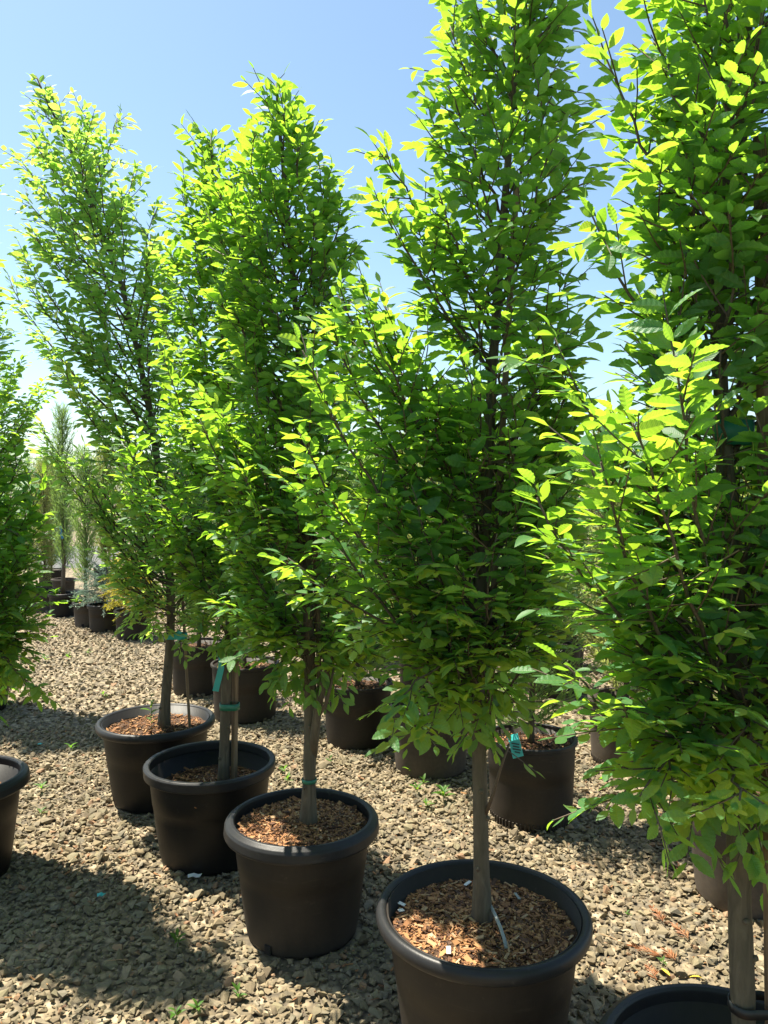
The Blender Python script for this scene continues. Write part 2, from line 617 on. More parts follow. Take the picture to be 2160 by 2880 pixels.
def scatter(y0, y1, sp, left=0.66, right=0.62, lm=0.5):
    ys = np.arange(y0, y1, sp)
    xs = np.arange(-left * y1 - lm, right * y1 + lm, sp)
    X, Y = np.meshgrid(xs, ys)
    X = X.ravel() + rng.uniform(-.55, .55, X.size) * sp
    Y = Y.ravel() + rng.uniform(-.55, .55, Y.size) * sp
    k = (X > -left * Y - lm) & (X < right * Y + lm)
    X, Y = X[k], Y[k]
    k = outside_pots(X, Y)
    return X[k], Y[k]


gx_, gy_ = scatter(1.4, 5.2, 0.022, .62, .60, .4)
n = len(gx_)
size = np.clip(rng.lognormal(math.log(0.0128), 0.42, n), 0.005, 0.034)
gz_ = size * .2 + rng.uniform(-.003, .009, n)
Rm = rot_mats(rng, n, 0.34) * size[:, None, None]
Pm = np.stack([gx_, gy_, gz_], 1)
var = rng.integers(0, len(TEMPL), n)
rr = rng.random(n)
# the 300 stones that show largest in the picture stand as stones of their own
px, py, dep = project(Pm)
infr = (px > 10) & (px < PW - 10) & (py > 10) & (py < PH - 8)
score = np.where(infr, size / dep, 0) * (1 + (gz_ > size * .2 + .004) * .6)
own = np.zeros(n, bool)
own[np.argsort(-score)[:300]] = True
Vs, Fs, Rs = [], [], []
off = 0
for t in range(len(TEMPL)):
    k = (var == t) & ~own
    V, F, r_ = batch(TEMPL[t][0], TEMPL[t][1], Rm[k], Pm[k], rr[k])
    Vs.append(V); Fs.append(F + off); Rs.append(r_)
    off += len(V)
gravel = obj('gravel', np_mesh('gravel', np.vstack(Vs), np.vstack(Fs), np.concatenate(Rs)), M['stone'])
tag(gravel, 'crushed tan gravel spread loosely between the black pots', 'gravel', kind='stuff')
smesh = [np_mesh('stone', V, F) for V, F in TEMPL]
for me in smesh:
    me.materials.append(M['stone'])
for i in np.nonzero(own)[0]:
    o = obj('stone', smesh[var[i]], None, ground)
    o.matrix_local = Matrix.Translation(Pm[i]) @ Matrix(Rm[i].tolist()).to_4x4()

gx_, gy_ = scatter(5.2, 12.3, 0.042, left=0.62, right=0.40, lm=0.35)
n = len(gx_)
size = np.clip(rng.lognormal(math.log(0.021), 0.3, n), 0.01, 0.04)
Rm = rot_mats(rng, n, 0.4) * size[:, None, None]
Pm = np.stack([gx_, gy_, size * .25 + rng.uniform(-.003, .008, n)], 1)
var = rng.integers(0, 4, n)
rr = rng.random(n)
Vs, Fs, Rs = [], [], []
off = 0
for t in range(4):
    k = var == t
    V, F, r_ = batch(OCT[t][0], OCT[t][1], Rm[k], Pm[k], rr[k])
    Vs.append(V); Fs.append(F + off); Rs.append(r_)
    off += len(V)
g2 = obj('gravel_stretch', np_mesh('gravel_far', np.vstack(Vs), np.vstack(Fs), np.concatenate(Rs)), M['stone'])
tag(g2, 'distant stretch of tan gravel around the row of small shrub pots', 'gravel', kind='stuff')

BOXV = np.array([[x, y, z] for x in (-.5, .5) for y in (-.5, .5) for z in (-.5, .5)])
BOXF = np.array([[0, 1, 3], [0, 3, 2], [4, 6, 7], [4, 7, 5], [0, 4, 5], [0, 5, 1], [2, 3, 7], [2, 7, 6], [0, 2, 6], [0, 6, 4], [1, 5, 7], [1, 7, 3]])
n = 2600
ly = rng.uniform(1.5, 5.2, n)
lx = rng.uniform(-.6, .6, n) * (ly + .4)
cl = rng.integers(0, 2, n).astype(bool)
ck = rng.uniform(0, 1, (26, 2)) * np.array([1.1, 3.4]) + np.array([-.55, 1.6])
pick = rng.integers(0, 26, n)
lx = np.where(cl, ck[pick, 0] * (ck[pick, 1] + .4) + rng.normal(0, .09, n), lx)
ly = np.where(cl, ck[pick, 1] + rng.normal(0, .09, n), ly)
k = outside_pots(lx, ly, .95)
lx, ly = lx[k], ly[k]
n = len(lx)
L = np.clip(rng.lognormal(math.log(.010), .5, n), .004, .035)
sc = np.stack([L, np.clip(L * rng.uniform(.1, .45, n), .0015, .010), rng.uniform(.001, .0025, n)], 1)
V, F, r_ = batch(BOXV, BOXF, rot_mats(rng, n, .35) * sc[:, None, :], np.stack([lx, ly, rng.uniform(.009, .020, n)], 1), rng.random(n))
LITTER = (V, F, r_)

# ------------------------------------------------------------------ pots
RIB = box_mesh('rib', 0.006, 0.008, 0.034, 0.001)
HOLE = box_mesh('drain_hole', 0.028, 0.012, 0.034, 0.002)
CHIPS = [box_mesh('bark_chip', 0.030, 0.010, 0.004, 0.001), box_mesh('bark_chip', 0.022, 0.015, 0.004, 0.001),
         box_mesh('bark_chip', 0.045, 0.007, 0.004, 0.001)]
for me in CHIPS:
    me.materials.append(M['pale_chip'])
RIB.materials.append(M['pot_brown'])
HOLE.materials.append(M['hole'])
BOXV = np.array([[x, y, z] for x in (-.5, .5) for y in (-.5, .5) for z in (-.5, .5)])
BOXF = np.array([[0, 1, 3], [0, 3, 2], [4, 6, 7], [4, 7, 5], [0, 4, 5], [0, 5, 1], [2, 3, 7], [2, 7, 6], [0, 2, 6], [0, 6, 4], [1, 5, 7], [1, 7, 3]])


def make_pot(key, label, kind='skirt', body='pot_black', rim='rim_black', taper=0.80, soil=0.06, nchip=900, ownchip=0,
             group=None, ribs=False, holes=(), seed=1, tilt=(0, 0), seg=56):
    x, y, D, h = pots[key]
    rg = np.random.default_rng(seed)
    root = empty('nursery_pot', (x, y, 0), label, 'plant pot', group)
    root.rotation_euler = (tilt[0], tilt[1], rg.uniform(0, 6))
    Ro = D / 2
    if kind == 'skirt':
        Rt = Ro - .030
        rp = [(Rt - .006, h - .058), (Rt - .008, h - .006), (Rt - .004, h), (Rt + .006, h + .001), (Ro - .008, h - .010),
              (Ro - .003, h - .018), (Ro, h - .046), (Ro - .003, h - .052), (Ro - .009, h - .050), (Rt + .004, h - .030)]
    elif kind == 'roll':
        Rt = Ro - .030
        rp = [(Ro - .016 + .016 * math.cos(a), h - .021 + .022 * math.sin(a)) for a in np.linspace(0, 2 * math.pi, 14, endpoint=False)]
    elif kind == 'band':
        Rt = Ro - .018
        rp = [(Rt - .008, h - .04), (Rt - .008, h - .004), (Rt - .004, h), (Ro - .006, h), (Ro, h - .006), (Ro - .002, h - .042),
              (Ro - .006, h - .045), (Ro - .010, h - .041)]
    else:
        Rt = Ro - .010
        rp = [(Rt - .005, h - .02), (Rt - .005, h - .002), (Ro - .004, h), (Ro, h - .004), (Ro, h - .018), (Rt, h - .022)]
    Rb = Rt * taper
    sz = h - soil

    def rad(z):
        return Rb + (Rt - Rb) * min(1, z / h)
    bp = [(0.001, .004), (Rb - .012, .004), (Rb - .003, .008), (Rb, .02)]
    for z in (0.25, 0.5, 0.6, 0.605, 0.75, 0.9):
        bp.append((rad(z * h) + (.0015 if z == 0.605 else 0), z * h))
    bp += [(Rt, h - .008), (Rt - .004, h - .006), (rad(sz) - .004, sz - .03), (0.001, sz - .03)]
    b = obj('body', lathe(bp, seg, False, True, 'pot_body', .006, seed), M[body], root)  # body
    if kind != 'roll':
        rq = []
        for a, b in zip(rp, rp[1:] + rp[:1]):
            for t in (0.0, .14, .86):
                rq.append((a[0] + (b[0] - a[0]) * t, a[1] + (b[1] - a[1]) * t))
        rp = rq
    obj('rim', lathe(rp, seg, True, True, 'pot_rim', .006, seed), M[rim], root)
    # soil surface
    nr, na = 12, 40
    rs = (np.arange(1, nr + 1) / nr) * (rad(sz) - .003)
    aa = np.arange(na) * 2 * math.pi / na
    Rg, Ag = np.meshgrid(rs, aa, indexing='ij')
    bumpz = rg.normal(0, .0035, Rg.shape) + .006 * np.sin(3 * Ag + seed) * (Rg / rs[-1]) + .018 * np.exp(-(Rg / .08) ** 2)
    V = np.stack([Rg * np.cos(Ag), Rg * np.sin(Ag), sz + bumpz], 2).reshape(-1, 3)
    V = np.vstack([V, [0, 0, sz + .018]])
    F = []
    for i in range(nr - 1):
        for j in range(na):
            j2 = (j + 1) % na
            F += [[i * na + j, (i + 1) * na + j, (i + 1) * na + j2], [i * na + j, (i + 1) * na + j2, i * na + j2]]
    for j in range(na):
        F.append([len(V) - 1, j, (j + 1) % na])
    so_ = obj('soil', np_mesh('soil', V, F, smooth=True), M['soil'], root)
    if nchip:
        r_ = np.sqrt(rg.random(nchip)) * (rad(sz) - .016)
        a_ = rg.uniform(0, 6.283, nchip)
        Pc = np.stack([r_ * np.cos(a_), r_ * np.sin(a_), sz + .018 * np.exp(-(r_ / .08) ** 2) + rg.uniform(.001, .011, nchip)], 1)
        Mc = rot_mats(rg, nchip, 0.3)
        L = np.clip(rg.lognormal(math.log(.0115), .55, nchip), .004, .05)
        sc = np.stack([L, np.clip(L * rg.uniform(.12, .5, nchip), .002, .014), rg.uniform(.0015, .004, nchip)], 1)
        V, F, r2 = batch(BOXV, BOXF, Mc * sc[:, None, :], Pc, rg.random(nchip))
        mu = obj('mulch', np_mesh('mulch', V, F, r2), M['chip'], root)
        mu['kind'] = 'stuff'
    for i in range(ownchip):
        r1 = math.sqrt(rg.random()) * (rad(sz) - .035)
        a1 = rg.uniform(0, 6.283)
        c = obj('bark_chip', CHIPS[i % 3], None, root)
        c.location = (r1 * math.cos(a1), r1 * math.sin(a1), sz + .013 + .018 * math.exp(-(r1 / .08) ** 2))
        c.rotation_euler = (rg.normal(0, .25), rg.normal(0, .25), rg.uniform(0, 6))
        k = rg.uniform(.4, .95)
        c.scale = (k, k, k)
        if i % 3 != 1 and rg.random() < .4:
            c.scale = (k * 1.1, k * .5, k)
    toc = math.atan2(-y, -x) - root.rotation_euler.z
    if ribs:
        nrib = 64
        for i in range(nrib):
            a1 = i * 2 * math.pi / nrib
            if math.cos(a1 - toc) < 0.02:
                continue
            q = obj('rib', RIB, None, root)
            q.location = ((rad(.025) + .0005) * math.cos(a1), (rad(.025) + .0005) * math.sin(a1), .021)
            q.rotation_euler = (0, 0, a1)
    for da in holes:
        a1 = toc + da
        q = obj('drain_hole', HOLE, None, root)
        q.location = ((rad(.03) - .0035) * math.cos(a1), (rad(.03) - .0035) * math.sin(a1), .026)
        q.rotation_euler = (0, 0, a1 + math.pi / 2)
    return root, sz


lit_ = obj('litter', np_mesh('litter', *LITTER), M['chip'])
tag(lit_, 'fine bark litter scattered over the gravel between the pots', 'litter', kind='stuff')
soilz = {}
potroot = {}


def mp_(key, *a, **k):
    potroot[key], soilz[key] = make_pot(key, *a, **k)


mp_('P0', 'black nursery pot standing apart from the row across the open gravel', 'skirt', seed=3, soil=.11, nchip=500)
mp_('P1', 'black nursery pot holding the hornbeam with a curved leaning trunk', 'roll', seed=4, soil=.055, nchip=1300, ownchip=12, holes=(.4,))
mp_('P2', 'black nursery pot with deep-set shaded soil and a trunk tied to a stake', 'band', seed=5, soil=.115, nchip=1300, ownchip=18)
mp_('P3', 'nursery pot with grey skirted rim and sunlit orange mulch around a forked trunk', 'skirt', 'pot_brown', seed=6, soil=.042,
    nchip=4200, ownchip=22, holes=(-.62,))
mp_('P4', 'largest nursery pot, thick round shiny rim, filled with orange bark mulch', 'roll', 'pot_brown', seed=7, soil=.055,
    nchip=6000, ownchip=46, seg=80)
mp_('P5', 'nursery pot in deep shade under the hornbeam with a long wooden stake', 'skirt', 'pot_brown', seed=8, soil=.11, nchip=1200, ownchip=10)
mp_('A', 'black nursery pot of the hornbeam farther off behind the one standing apart', 'skirt', seed=9, nchip=200)
GM = 'dusty pots in the second row'
mp_('M1', 'dusty black pot standing right behind the leaning trunk', 'thin', 'pot_brown', 'pot_brown', .93, .05, 200, seed=12, group=GM)
mp_('M2', 'dusty brown-black pot with a sunlit pale rim edge behind the staked trunk', 'thin', 'pot_brown', 'pot_brown', .93, .05, 300, seed=13, group=GM)
mp_('M3', 'dusty dark pot just behind the forked trunk, lit along one edge', 'thin', 'pot_brown', 'pot_brown', .9, .05, 300, seed=14, group=GM)
mp_('M4', 'tan-dusted pot with small weeds sprouting inside its rim', 'band', 'pot_tan', 'rim_black', .92, .09, 300, seed=15, group=GM, tilt=(.02, .03))
mp_('M5', 'dusty pot with a ribbed foot and a teal tag over its rim', 'thin', 'pot_brown', 'rim_black', .93, .05, 400, seed=16, group=GM, ribs=True)
mp_('M6', 'faded tan pot with a ribbed foot, mostly hidden behind hanging hornbeam leaves', 'thin', 'pot_tan', 'pot_tan', .93, .05, 100, seed=17, group=GM, ribs=True)
mp_('M7', 'faded tan pot with one sunlit side behind the trunk with the long wooden stake', 'thin', 'pot_tan', 'pot_brown', .85, .05, 200, seed=18, group=GM)
mp_('M8', 'small black pot behind the weedy tan-dusted pot', 'thin', 'pot_black', 'rim_black', .93, .05, 100, seed=19, group=GM)
GF = 'small shrub pots beyond the gravel lane'
mp_('F1', 'dusty pot with golden foliage hanging over its rim', 'band', 'pot_brown', 'rim_black', .92, .04, 80, seed=21, group=GF, seg=40)
mp_('F2', 'dusty pot with blue-green juniper spilling over its rim', 'band', 'pot_brown', 'rim_black', .92, .04, 80, seed=22, group=GF, seg=40, holes=(.1,))
mp_('F3', 'narrow tan pot with yellow-green sprigs beside the blue-green juniper', 'band', 'pot_tan', 'pot_brown', .9, .03, 80, seed=23, group=GF, seg=40, holes=(-.3,))
mp_('F4', 'wide black pot holding a tall feathery conifer on a bare stem', 'band', 'pot_black', 'rim_black', .93, .04, 80, seed=24, group=GF, seg=40, holes=(.2,))
mp_('F5', 'dusty brown pot next to the wide black pot, under loose green foliage', 'band', 'pot_tan', 'rim_black', .93, .04, 50, seed=25, group=GF, seg=40)
mp_('F6', 'dark pot at the far end of the shrub row', 'band', 'pot_brown', 'rim_black', .93, .04, 50, seed=26, group=GF, seg=40)
mp_('F7', 'grey-brown pot behind the wide black pot with the tall feathery conifer', 'band', 'pot_tan', 'pot_tan', .9, .04, 0, seed=27, group=GF, seg=40)

# ------------------------------------------------------------------ leaves
def leaf_template(stations, fold=.22, arch=.16, twist=0.0, zig=0.0, width=.205, pet=.06, wave=0.0):
    """leaf of length 1 along +x, width along y; returns V,F,UV (triangles)"""
    V, UV, F = [(pet * 0, 0, 0)], [(0.5, 0.0)], []
    ss = np.linspace(0, 1, stations)
    for k, s in enumerate(ss[1:-1]):
        wdt = width * (math.sin(math.pi * s ** 0.82) ** 0.78)
        zg = zig * (1 if k % 2 else -1)
        x = pet + (1 - pet) * s
        for sgn in (-1, 0, 1):
            yy = sgn * wdt * (1 + (zg if sgn else 0))
            xx = x + (abs(yy) * .25 if sgn else 0) * (1 - s)
            zz = abs(yy) * fold - arch * s * s + twist * yy * s + (wave * (1 if k % 2 else -1) if sgn else -wave * .3)
            V.append((xx, yy, zz))
            UV.append((0.5 + sgn * .5 * wdt / width, s))
    V.append((1.0, 0, -arch))
    UV.append((0.5, 1.0))
    n = stations - 2
    F += [[0, 1 + 1, 1], [0, 1 + 2, 1 + 1]]
    for k in range(n - 1):
        a, b = 1 + 3 * k, 1 + 3 * (k + 1)
        F += [[a, a + 1, b + 1], [a, b + 1, b], [a + 1, a + 2, b + 2], [a + 1, b + 2, b + 1]]
    a = 1 + 3 * (n - 1)
    t = len(V) - 1
    F += [[a, a + 1, t], [a + 1, a + 2, t]]
    return np.array(V), np.array(F), np.array(UV)


LT, LF, LUV = leaf_template(5)
BIG = []
for i, (fo, ar, tw) in enumerate([(.24, .10, .0), (.34, .22, .25), (.12, .28, -.2), (.42, .05, .12), (.2, -.06, -.3), (.3, .34, .1)]):
    V, F, UV = leaf_template(13, fo, ar, tw, zig=.055, wave=.010, width=(.21, .19, .23, .20, .215, .185)[i])
    BIG.append((V, F, UV))


def nrm(v):
    return v / (np.linalg.norm(v) + 1e-12)


def interp_poly(pts, z):
    zs = [p[2] for p in pts]
    return np.array([np.interp(z, zs, [p[0] for p in pts]), np.interp(z, zs, [p[1] for p in pts]), z])


trees = []       # dicts with everything until the visible-leaf pass


def grow_leaves(T, rg, p0, p1, t, L, rad, droop, leafL, up=np.array([0, 0, 1.0]), spacing=.022):
    """leaves in two ranks along a shoot from p0 to p1"""
    n0 = up - t * (t @ up)
    if np.linalg.norm(n0) < .35:
        n0 = nrm(rad + rg.normal(0, .3, 3))
        n0 = n0 - t * (t @ n0)
    n0 = nrm(n0 + rg.normal(0, .22, 3))
    n0 = nrm(n0 - t * (t @ n0))
    side = np.cross(t, n0)
    nl = max(2, int(L / spacing))
    for k in range(nl):
        f = (k + .6) / nl
        p = p0 + (p1 - p0) * f
        sg = 1 if k % 2 else -1
        a = R(rg.normal(52, 13))
        if k == nl - 1:
            a *= .35
        d = t * math.cos(a) + side * (sg * math.sin(a))
        d = d + rg.normal(0, .14, 3)
        d[2] = d[2] * .7 - droop * rg.uniform(-.25, 1)
        d = nrm(d)
        nn = n0 * .8 + up * .3 + rg.normal(0, .30, 3)
        nn = nrm(nn - d * (d @ nn))
        if nn[2] < 0 and rg.random() < .8:
            nn = -nn
        l = leafL * (0.62 + .55 * math.sin(math.pi * min(1, f * .75 + .15))) * rg.uniform(.68, 1.25)
        T['lp'].append(p)
        T['lx'].append(d)
        T['ln'].append(nn)
        T['ll'].append(l)


def hornbeam(key, label, d, trunk_px, env_px, nb, seed, r0, leafL=.055, mat='leaf', depth=0.85, zlow=None, extra=(), droop=.2, spacing=.0175,
             ascend=1.15, tw=1.0):
    rg = np.random.default_rng(seed)
    T = dict(lp=[], lx=[], ln=[], ll=[], tw=[], br=[], key=key, label=label, mat=mat)
    tp = [at_y(px, py, d) for px, py in trunk_px]
    base = np.array([pots[key][0], pots[key][1], soilz[key]])
    tp[0] = np.array([tp[0][0], d, soilz[key] - .02])
    tp = [tp[0]] + [q for q in tp[1:] if q[2] > tp[0][2] + .05]
    # wander in depth a little
    for i, q in enumerate(tp):
        q[1] = d + .03 * math.sin(i * 1.7 + seed) * min(1, i)
    zs = np.linspace(tp[0][2], tp[-1][2], 40)
    tpts = np.array([interp_poly(tp, z) for z in zs])
    k = np.array([1, 2, 3, 2, 1.0]); k /= k.sum()
    for c in (0, 1):
        pad = np.pad(tpts[:, c], 2, mode='edge')
        tpts[:, c] = np.convolve(pad, k, mode='valid')
    trad = r0 * (1 - .82 * np.linspace(0, 1, 40) ** 1.1)
    trad[:3] *= (1.5, 1.22, 1.08)
    trad *= 1 + rg.normal(0, .035, 40)
    T['trunk'] = (tpts, trad)
    T['r0'] = r0

    def tr(z):
        return np.array([np.interp(z, tpts[:, 2], tpts[:, 0]), np.interp(z, tpts[:, 2], tpts[:, 1]), z])
    env = []
    for (py, xl, xr) in sorted(env_px, key=lambda e: -e[0]):
        a, b = at_y(xl, py, d), at_y(xr, py, d)
        env.append((a[2], a[0], b[0]))
    ez = np.array([e[0] for e in env])
    exl = np.array([e[1] for e in env])
    exr = np.array([e[2] for e in env])
    zmin, zmax = ez[0], ez[-1]
    zlow = zmin if zlow is None else zlow

    def limits(z):
        t = tr(z)
        return t, max(.03, t[0] - np.interp(z, ez, exl) - .06), max(.03, np.interp(z, ez, exr) - t[0] - .06)
    # stratify heights with the local width as weight
    zz = np.linspace(zmin, zmax, 200)
    wt = np.array([sum(limits(z)[1:]) + .12 for z in zz]) * np.where(zz < zmin + .45 * (zmax - zmin), 1.3, 1.0)
    cdf = np.cumsum(wt) / wt.sum()
    specs = []
    for i in range(nb):
        u = (i + rg.random()) / nb
        ze = float(np.interp(u, cdf, zz))
        ph = i * 2.39996 + rg.normal(0, .25)
        specs.append((ze, ph, .55 + .45 * math.sqrt(rg.random()) if i % 3 else .95))
    specs += [(float(at_y(ex, ey, d)[2]), math.pi if ex < 0 else 0, None, ex, ey, dy) for (ex, ey, dy) in extra]
    for sp in specs:
        ze = sp[0]
        t, rl, rr_ = limits(ze)
        if sp[2] is None:
            end = at_y(sp[3], sp[4], d + sp[5])
            r = float(np.hypot(end[0] - t[0], end[1] - t[1]))
        else:
            ph = sp[1]
            cx, sy = math.cos(ph), math.sin(ph)
            rx = rr_ if cx > 0 else rl
            ry = depth * (rl + rr_) * .5
            r = 1 / math.sqrt((cx / rx) ** 2 + (sy / ry) ** 2) * sp[2]
            end = t + np.array([cx * r, sy * r, 0])
        zs_ = max(zlow + rg.uniform(.10, .30), ze - (.10 + ascend * r) * rg.uniform(.85, 1.15))
        zs_ = max(zs_, tpts[0, 2] + .1)
        zs_ = min(zs_, tpts[-1, 2] - .03)
        st = tr(zs_)
        hor = np.array([end[0] - st[0], end[1] - st[1], 0])
        ctrl = st + hor * .55 + np.array([0, 0, (ze - zs_) * .33 if ze > zs_ else .04 + .10 * r])
        ctrl += rg.normal(0, .012, 3)
        s = np.linspace(0, 1, 12)[:, None]
        pts = (1 - s) ** 2 * st + 2 * s * (1 - s) * ctrl + s ** 2 * end
        pts[1:-1] += rg.normal(0, .004, (10, 3))
        seg = np.linalg.norm(np.diff(pts, axis=0), axis=1)
        Ltot = seg.sum()
        rb = min(r0 * .5, .003 + .0048 * Ltot)
        T['br'].append((pts, np.linspace(rb, .0019, 12)))
        cum = np.concatenate([[0], np.cumsum(seg)])
        rad = nrm(hor + np.array([1e-6, 0, 0]))
        tang = np.gradient(pts, axis=0)
        tang /= np.linalg.norm(tang, axis=1)[:, None]

        def pt(q):
            return np.array([np.interp(q, cum, pts[:, c]) for c in range(3)])

        def tg(q):
            return nrm(np.array([np.interp(q, cum, tang[:, c]) for c in range(3)]))
        # end shoot
        q0 = Ltot * .7
        grow_leaves(T, rg, pt(q0), end + tg(Ltot) * .03, tg(Ltot * .9), Ltot * .3 + .03, rad, droop, leafL, spacing=spacing)
        q = Ltot * rg.uniform(.16, .26)
        sgn = 1
        while q < Ltot * .97:
            b = pt(q)
            tt = tg(q)
            sd = nrm(np.cross(tt, np.array([0, 0, 1.0])) + rg.normal(0, .35, 3)) * sgn
            f = q / Ltot
            dr = nrm(tt * rg.uniform(.45, .95) + sd * rg.uniform(.5, .9) + np.array([0, 0, rg.uniform(-.22, .16)]) + rad * .15)
            ln = tw * rg.uniform(.07, .19) * (1.15 - .55 * f) + .03
            e2 = b + dr * ln
            T['tw'].append((b, e2))
            grow_leaves(T, rg, b, e2, dr, ln, rad, droop, leafL, spacing=spacing)
            q += rg.uniform(.026, .052)
            sgn = -sgn
    ztop = tpts[-1, 2]
    z = ztop - .32 * (ztop - zmin)
    i = 0
    while z < ztop:
        b = tr(z)
        a = i * 2.4 + rg.normal(0, .3)
        dr = nrm(np.array([math.cos(a), math.sin(a), rg.uniform(.7, 1.6)]))
        ln = min(.26, .05 + .5 * (ztop - z)) * rg.uniform(.7, 1.1)
        T['tw'].append((b, b + dr * ln))
        grow_leaves(T, rg, b, b + dr * ln, dr, ln, nrm(dr * np.array([1, 1, 0])), droop, leafL, spacing=spacing)
        z += rg.uniform(.018, .035)
        i += 1
    grow_leaves(T, rg, tr(ztop - .12), tr(ztop), nrm(tr(ztop) - tr(ztop - .1)), .14, np.array([1.0, 0, 0]), droop, leafL, spacing=spacing)
    for kk in ('lp', 'lx', 'ln', 'll'):
        T[kk] = np.array(T[kk])
    trees.append(T)
    return T


# tree by tree: trunk and crown outline read from the photograph's rows, at the distance of the pot each stands in
Y = {k: v[1] for k, v in pots.items()}
hornbeam('P1', 'slender hornbeam with a curved leaning trunk and sparse yellow-tipped top', Y['P1'],
         [(458, 2010), (478, 1850), (487, 1700), (455, 1400), (405, 1075), (336, 757), (267, 613), (217, 465), (145, 305), (98, 226)],
         [(226, 80, 125), (300, 65, 230), (350, 45, 330), (420, 20, 400), (480, 40, 440), (560, 55, 490), (640, 60, 520), (700, 40, 530), (780, 20, 540),
          (860, 60, 530), (950, 80, 530), (1080, 120, 530), (1180, 140, 530), (1290, 180, 580), (1400, 215, 610), (1500, 235, 610), (1600, 265, 600),
          (1700, 305, 590), (1780, 350, 570), (1830, 400, 540)],
         106, 21, .026, .052, 'leaf_y', .95, extra=[(30, 800, .0), (40, 425, 0), (330, 330, .05), (105, 1190, -.1), (140, 1270, -.15), (80, 650, 0)],
         droop=.25, spacing=.019)
hornbeam('P2', 'bushy hornbeam tied to a stake and hung with a teal ribbon', Y['P2'],
         [(628, 2160), (640, 1900), (652, 1650), (645, 1300), (625, 900), (605, 600), (590, 370)],
         [(372, 545, 620), (440, 515, 700), (600, 455, 760), (700, 435, 780), (900, 425, 800), (1000, 410, 800), (1100, 400, 760), (1200, 310, 770),
          (1300, 270, 780), (1400, 290, 780), (1500, 340, 790), (1600, 420, 790), (1700, 500, 770), (1800, 550, 740), (1870, 590, 700)],
         100, 22, .0235, .054, 'leaf', .8, extra=[(560, 960, -.3), (480, 1060, -.35), (350, 1240, -.25), (640, 1050, -.35)])
hornbeam('P3', 'hornbeam with a single pointed leader above a low forked trunk', Y['P3'],
         [(866, 2295), (872, 2150), (872, 1950), (866, 1700), (858, 1300), (845, 1050), (828, 850), (800, 500), (785, 330), (774, 232)],
         [(240, 764, 784), (330, 690, 830), (400, 600, 900), (480, 540, 970), (600, 520, 1020), (700, 520, 1030), (800, 530, 1040), (900, 530, 1050),
          (1000, 510, 1050), (1150, 510, 1020), (1300, 540, 1000), (1450, 580, 1000), (1600, 610, 1030), (1720, 630, 1080), (1820, 660, 1100),
          (1900, 730, 1050), (1970, 800, 970)],
         128, 23, .0255, .054, 'leaf', .75, extra=[(690, 1330, -.25), (560, 1180, -.2), (640, 1700, -.2), (1085, 1830, .0)])
hornbeam('P4', 'tall columnar hornbeam with a straight bare lower trunk and one wide low limb', Y['P4'],
         [(1357, 2560), (1352, 2200), (1345, 1900), (1348, 1700), (1366, 1400), (1385, 1100), (1402, 800), (1430, 400), (1455, 0), (1470, -450)],
         [(-520, 1430, 1500), (-300, 1280, 1620), (-50, 1190, 1620), (100, 1180, 1600), (200, 1170, 1580), (300, 1150, 1650), (400, 1110, 1670),
          (520, 1080, 1670), (600, 1080, 1650), (700, 1130, 1650), (780, 1110, 1660), (850, 940, 1680), (950, 880, 1690), (1100, 870, 1690),
          (1300, 870, 1680), (1450, 870, 1670), (1560, 890, 1660), (1680, 970, 1650), (1780, 1040, 1630), (1880, 1100, 1590), (1980, 1150, 1550),
          (2060, 1210, 1480), (2130, 1280, 1440)],
         130, 24, .0235, .054, 'leaf', .72, extra=[(1010, 790, -.05), (950, 830, -.2), (850, 985, -.25), (905, 900, -.1), (840, 1215, -.2), (810, 1570, -.22),
                                                   (830, 1320, -.15), (1060, 555, -.1), (1085, 420, .0), (1020, 860, -.25), (1100, 2005, -.25), (1150, 2080, -.2)])
hornbeam('P5', 'dense hornbeam with a dark trunk beside a long wooden stake', Y['P5'],
         [(2105, 2900), (2096, 2474), (2072, 2000), (2052, 1630), (2042, 1250), (2034, 911), (2060, 500), (2100, 0), (2130, -420)],
         [(-500, 2080, 2180), (-250, 1880, 2350), (0, 1800, 2420), (130, 1730, 2450), (300, 1720, 2450), (450, 1690, 2450), (560, 1640, 2450), (640, 1700, 2450),
          (750, 1790, 2450), (900, 1780, 2440), (1000, 1720, 2420), (1100, 1660, 2400), (1200, 1610, 2400), (1300, 1590, 2380), (1400, 1560, 2380), (1550, 1600, 2380),
          (1700, 1630, 2360), (1850, 1620, 2350), (2000, 1680, 2330), (2150, 1740, 2300), (2270, 1790, 2280), (2350, 1890, 2250), (2420, 1970, 2200)],
         122, 25, .026, .051, 'leaf', .8, extra=[(1510, 1400, -.12), (1560, 950, .1), (1590, 1870, -.12), (1650, 570, .05), (1735, 2255, -.15), (1800, 2240, -.2),
                                                 (1690, 130, .05), (1690, 1300, -.22), (1900, 1000, -.3), (1650, 1280, -.1), (1780, 1190, -.28),
                                                 (2080, 2250, -.3), (1740, 2010, -.2)])
hornbeam('A', 'hornbeam farther off behind the one in the pot standing apart', Y['A'],
         [(-70, 1990), (-68, 1500), (-60, 1000), (-60, 600)],
         [(760, -70, -40), (850, -160, 10), (930, -230, 70), (1000, -260, 120), (1090, -270, 140), (1170, -270, 110), (1260, -270, 60), (1380, -270, 50), (1500, -270, 60),
          (1650, -270, 70), (1800, -250, 60), (1900, -220, 40), (1960, -180, 30)],
         104, 26, .026, .056, 'leaf', .8, extra=[(130, 1080, 0)])
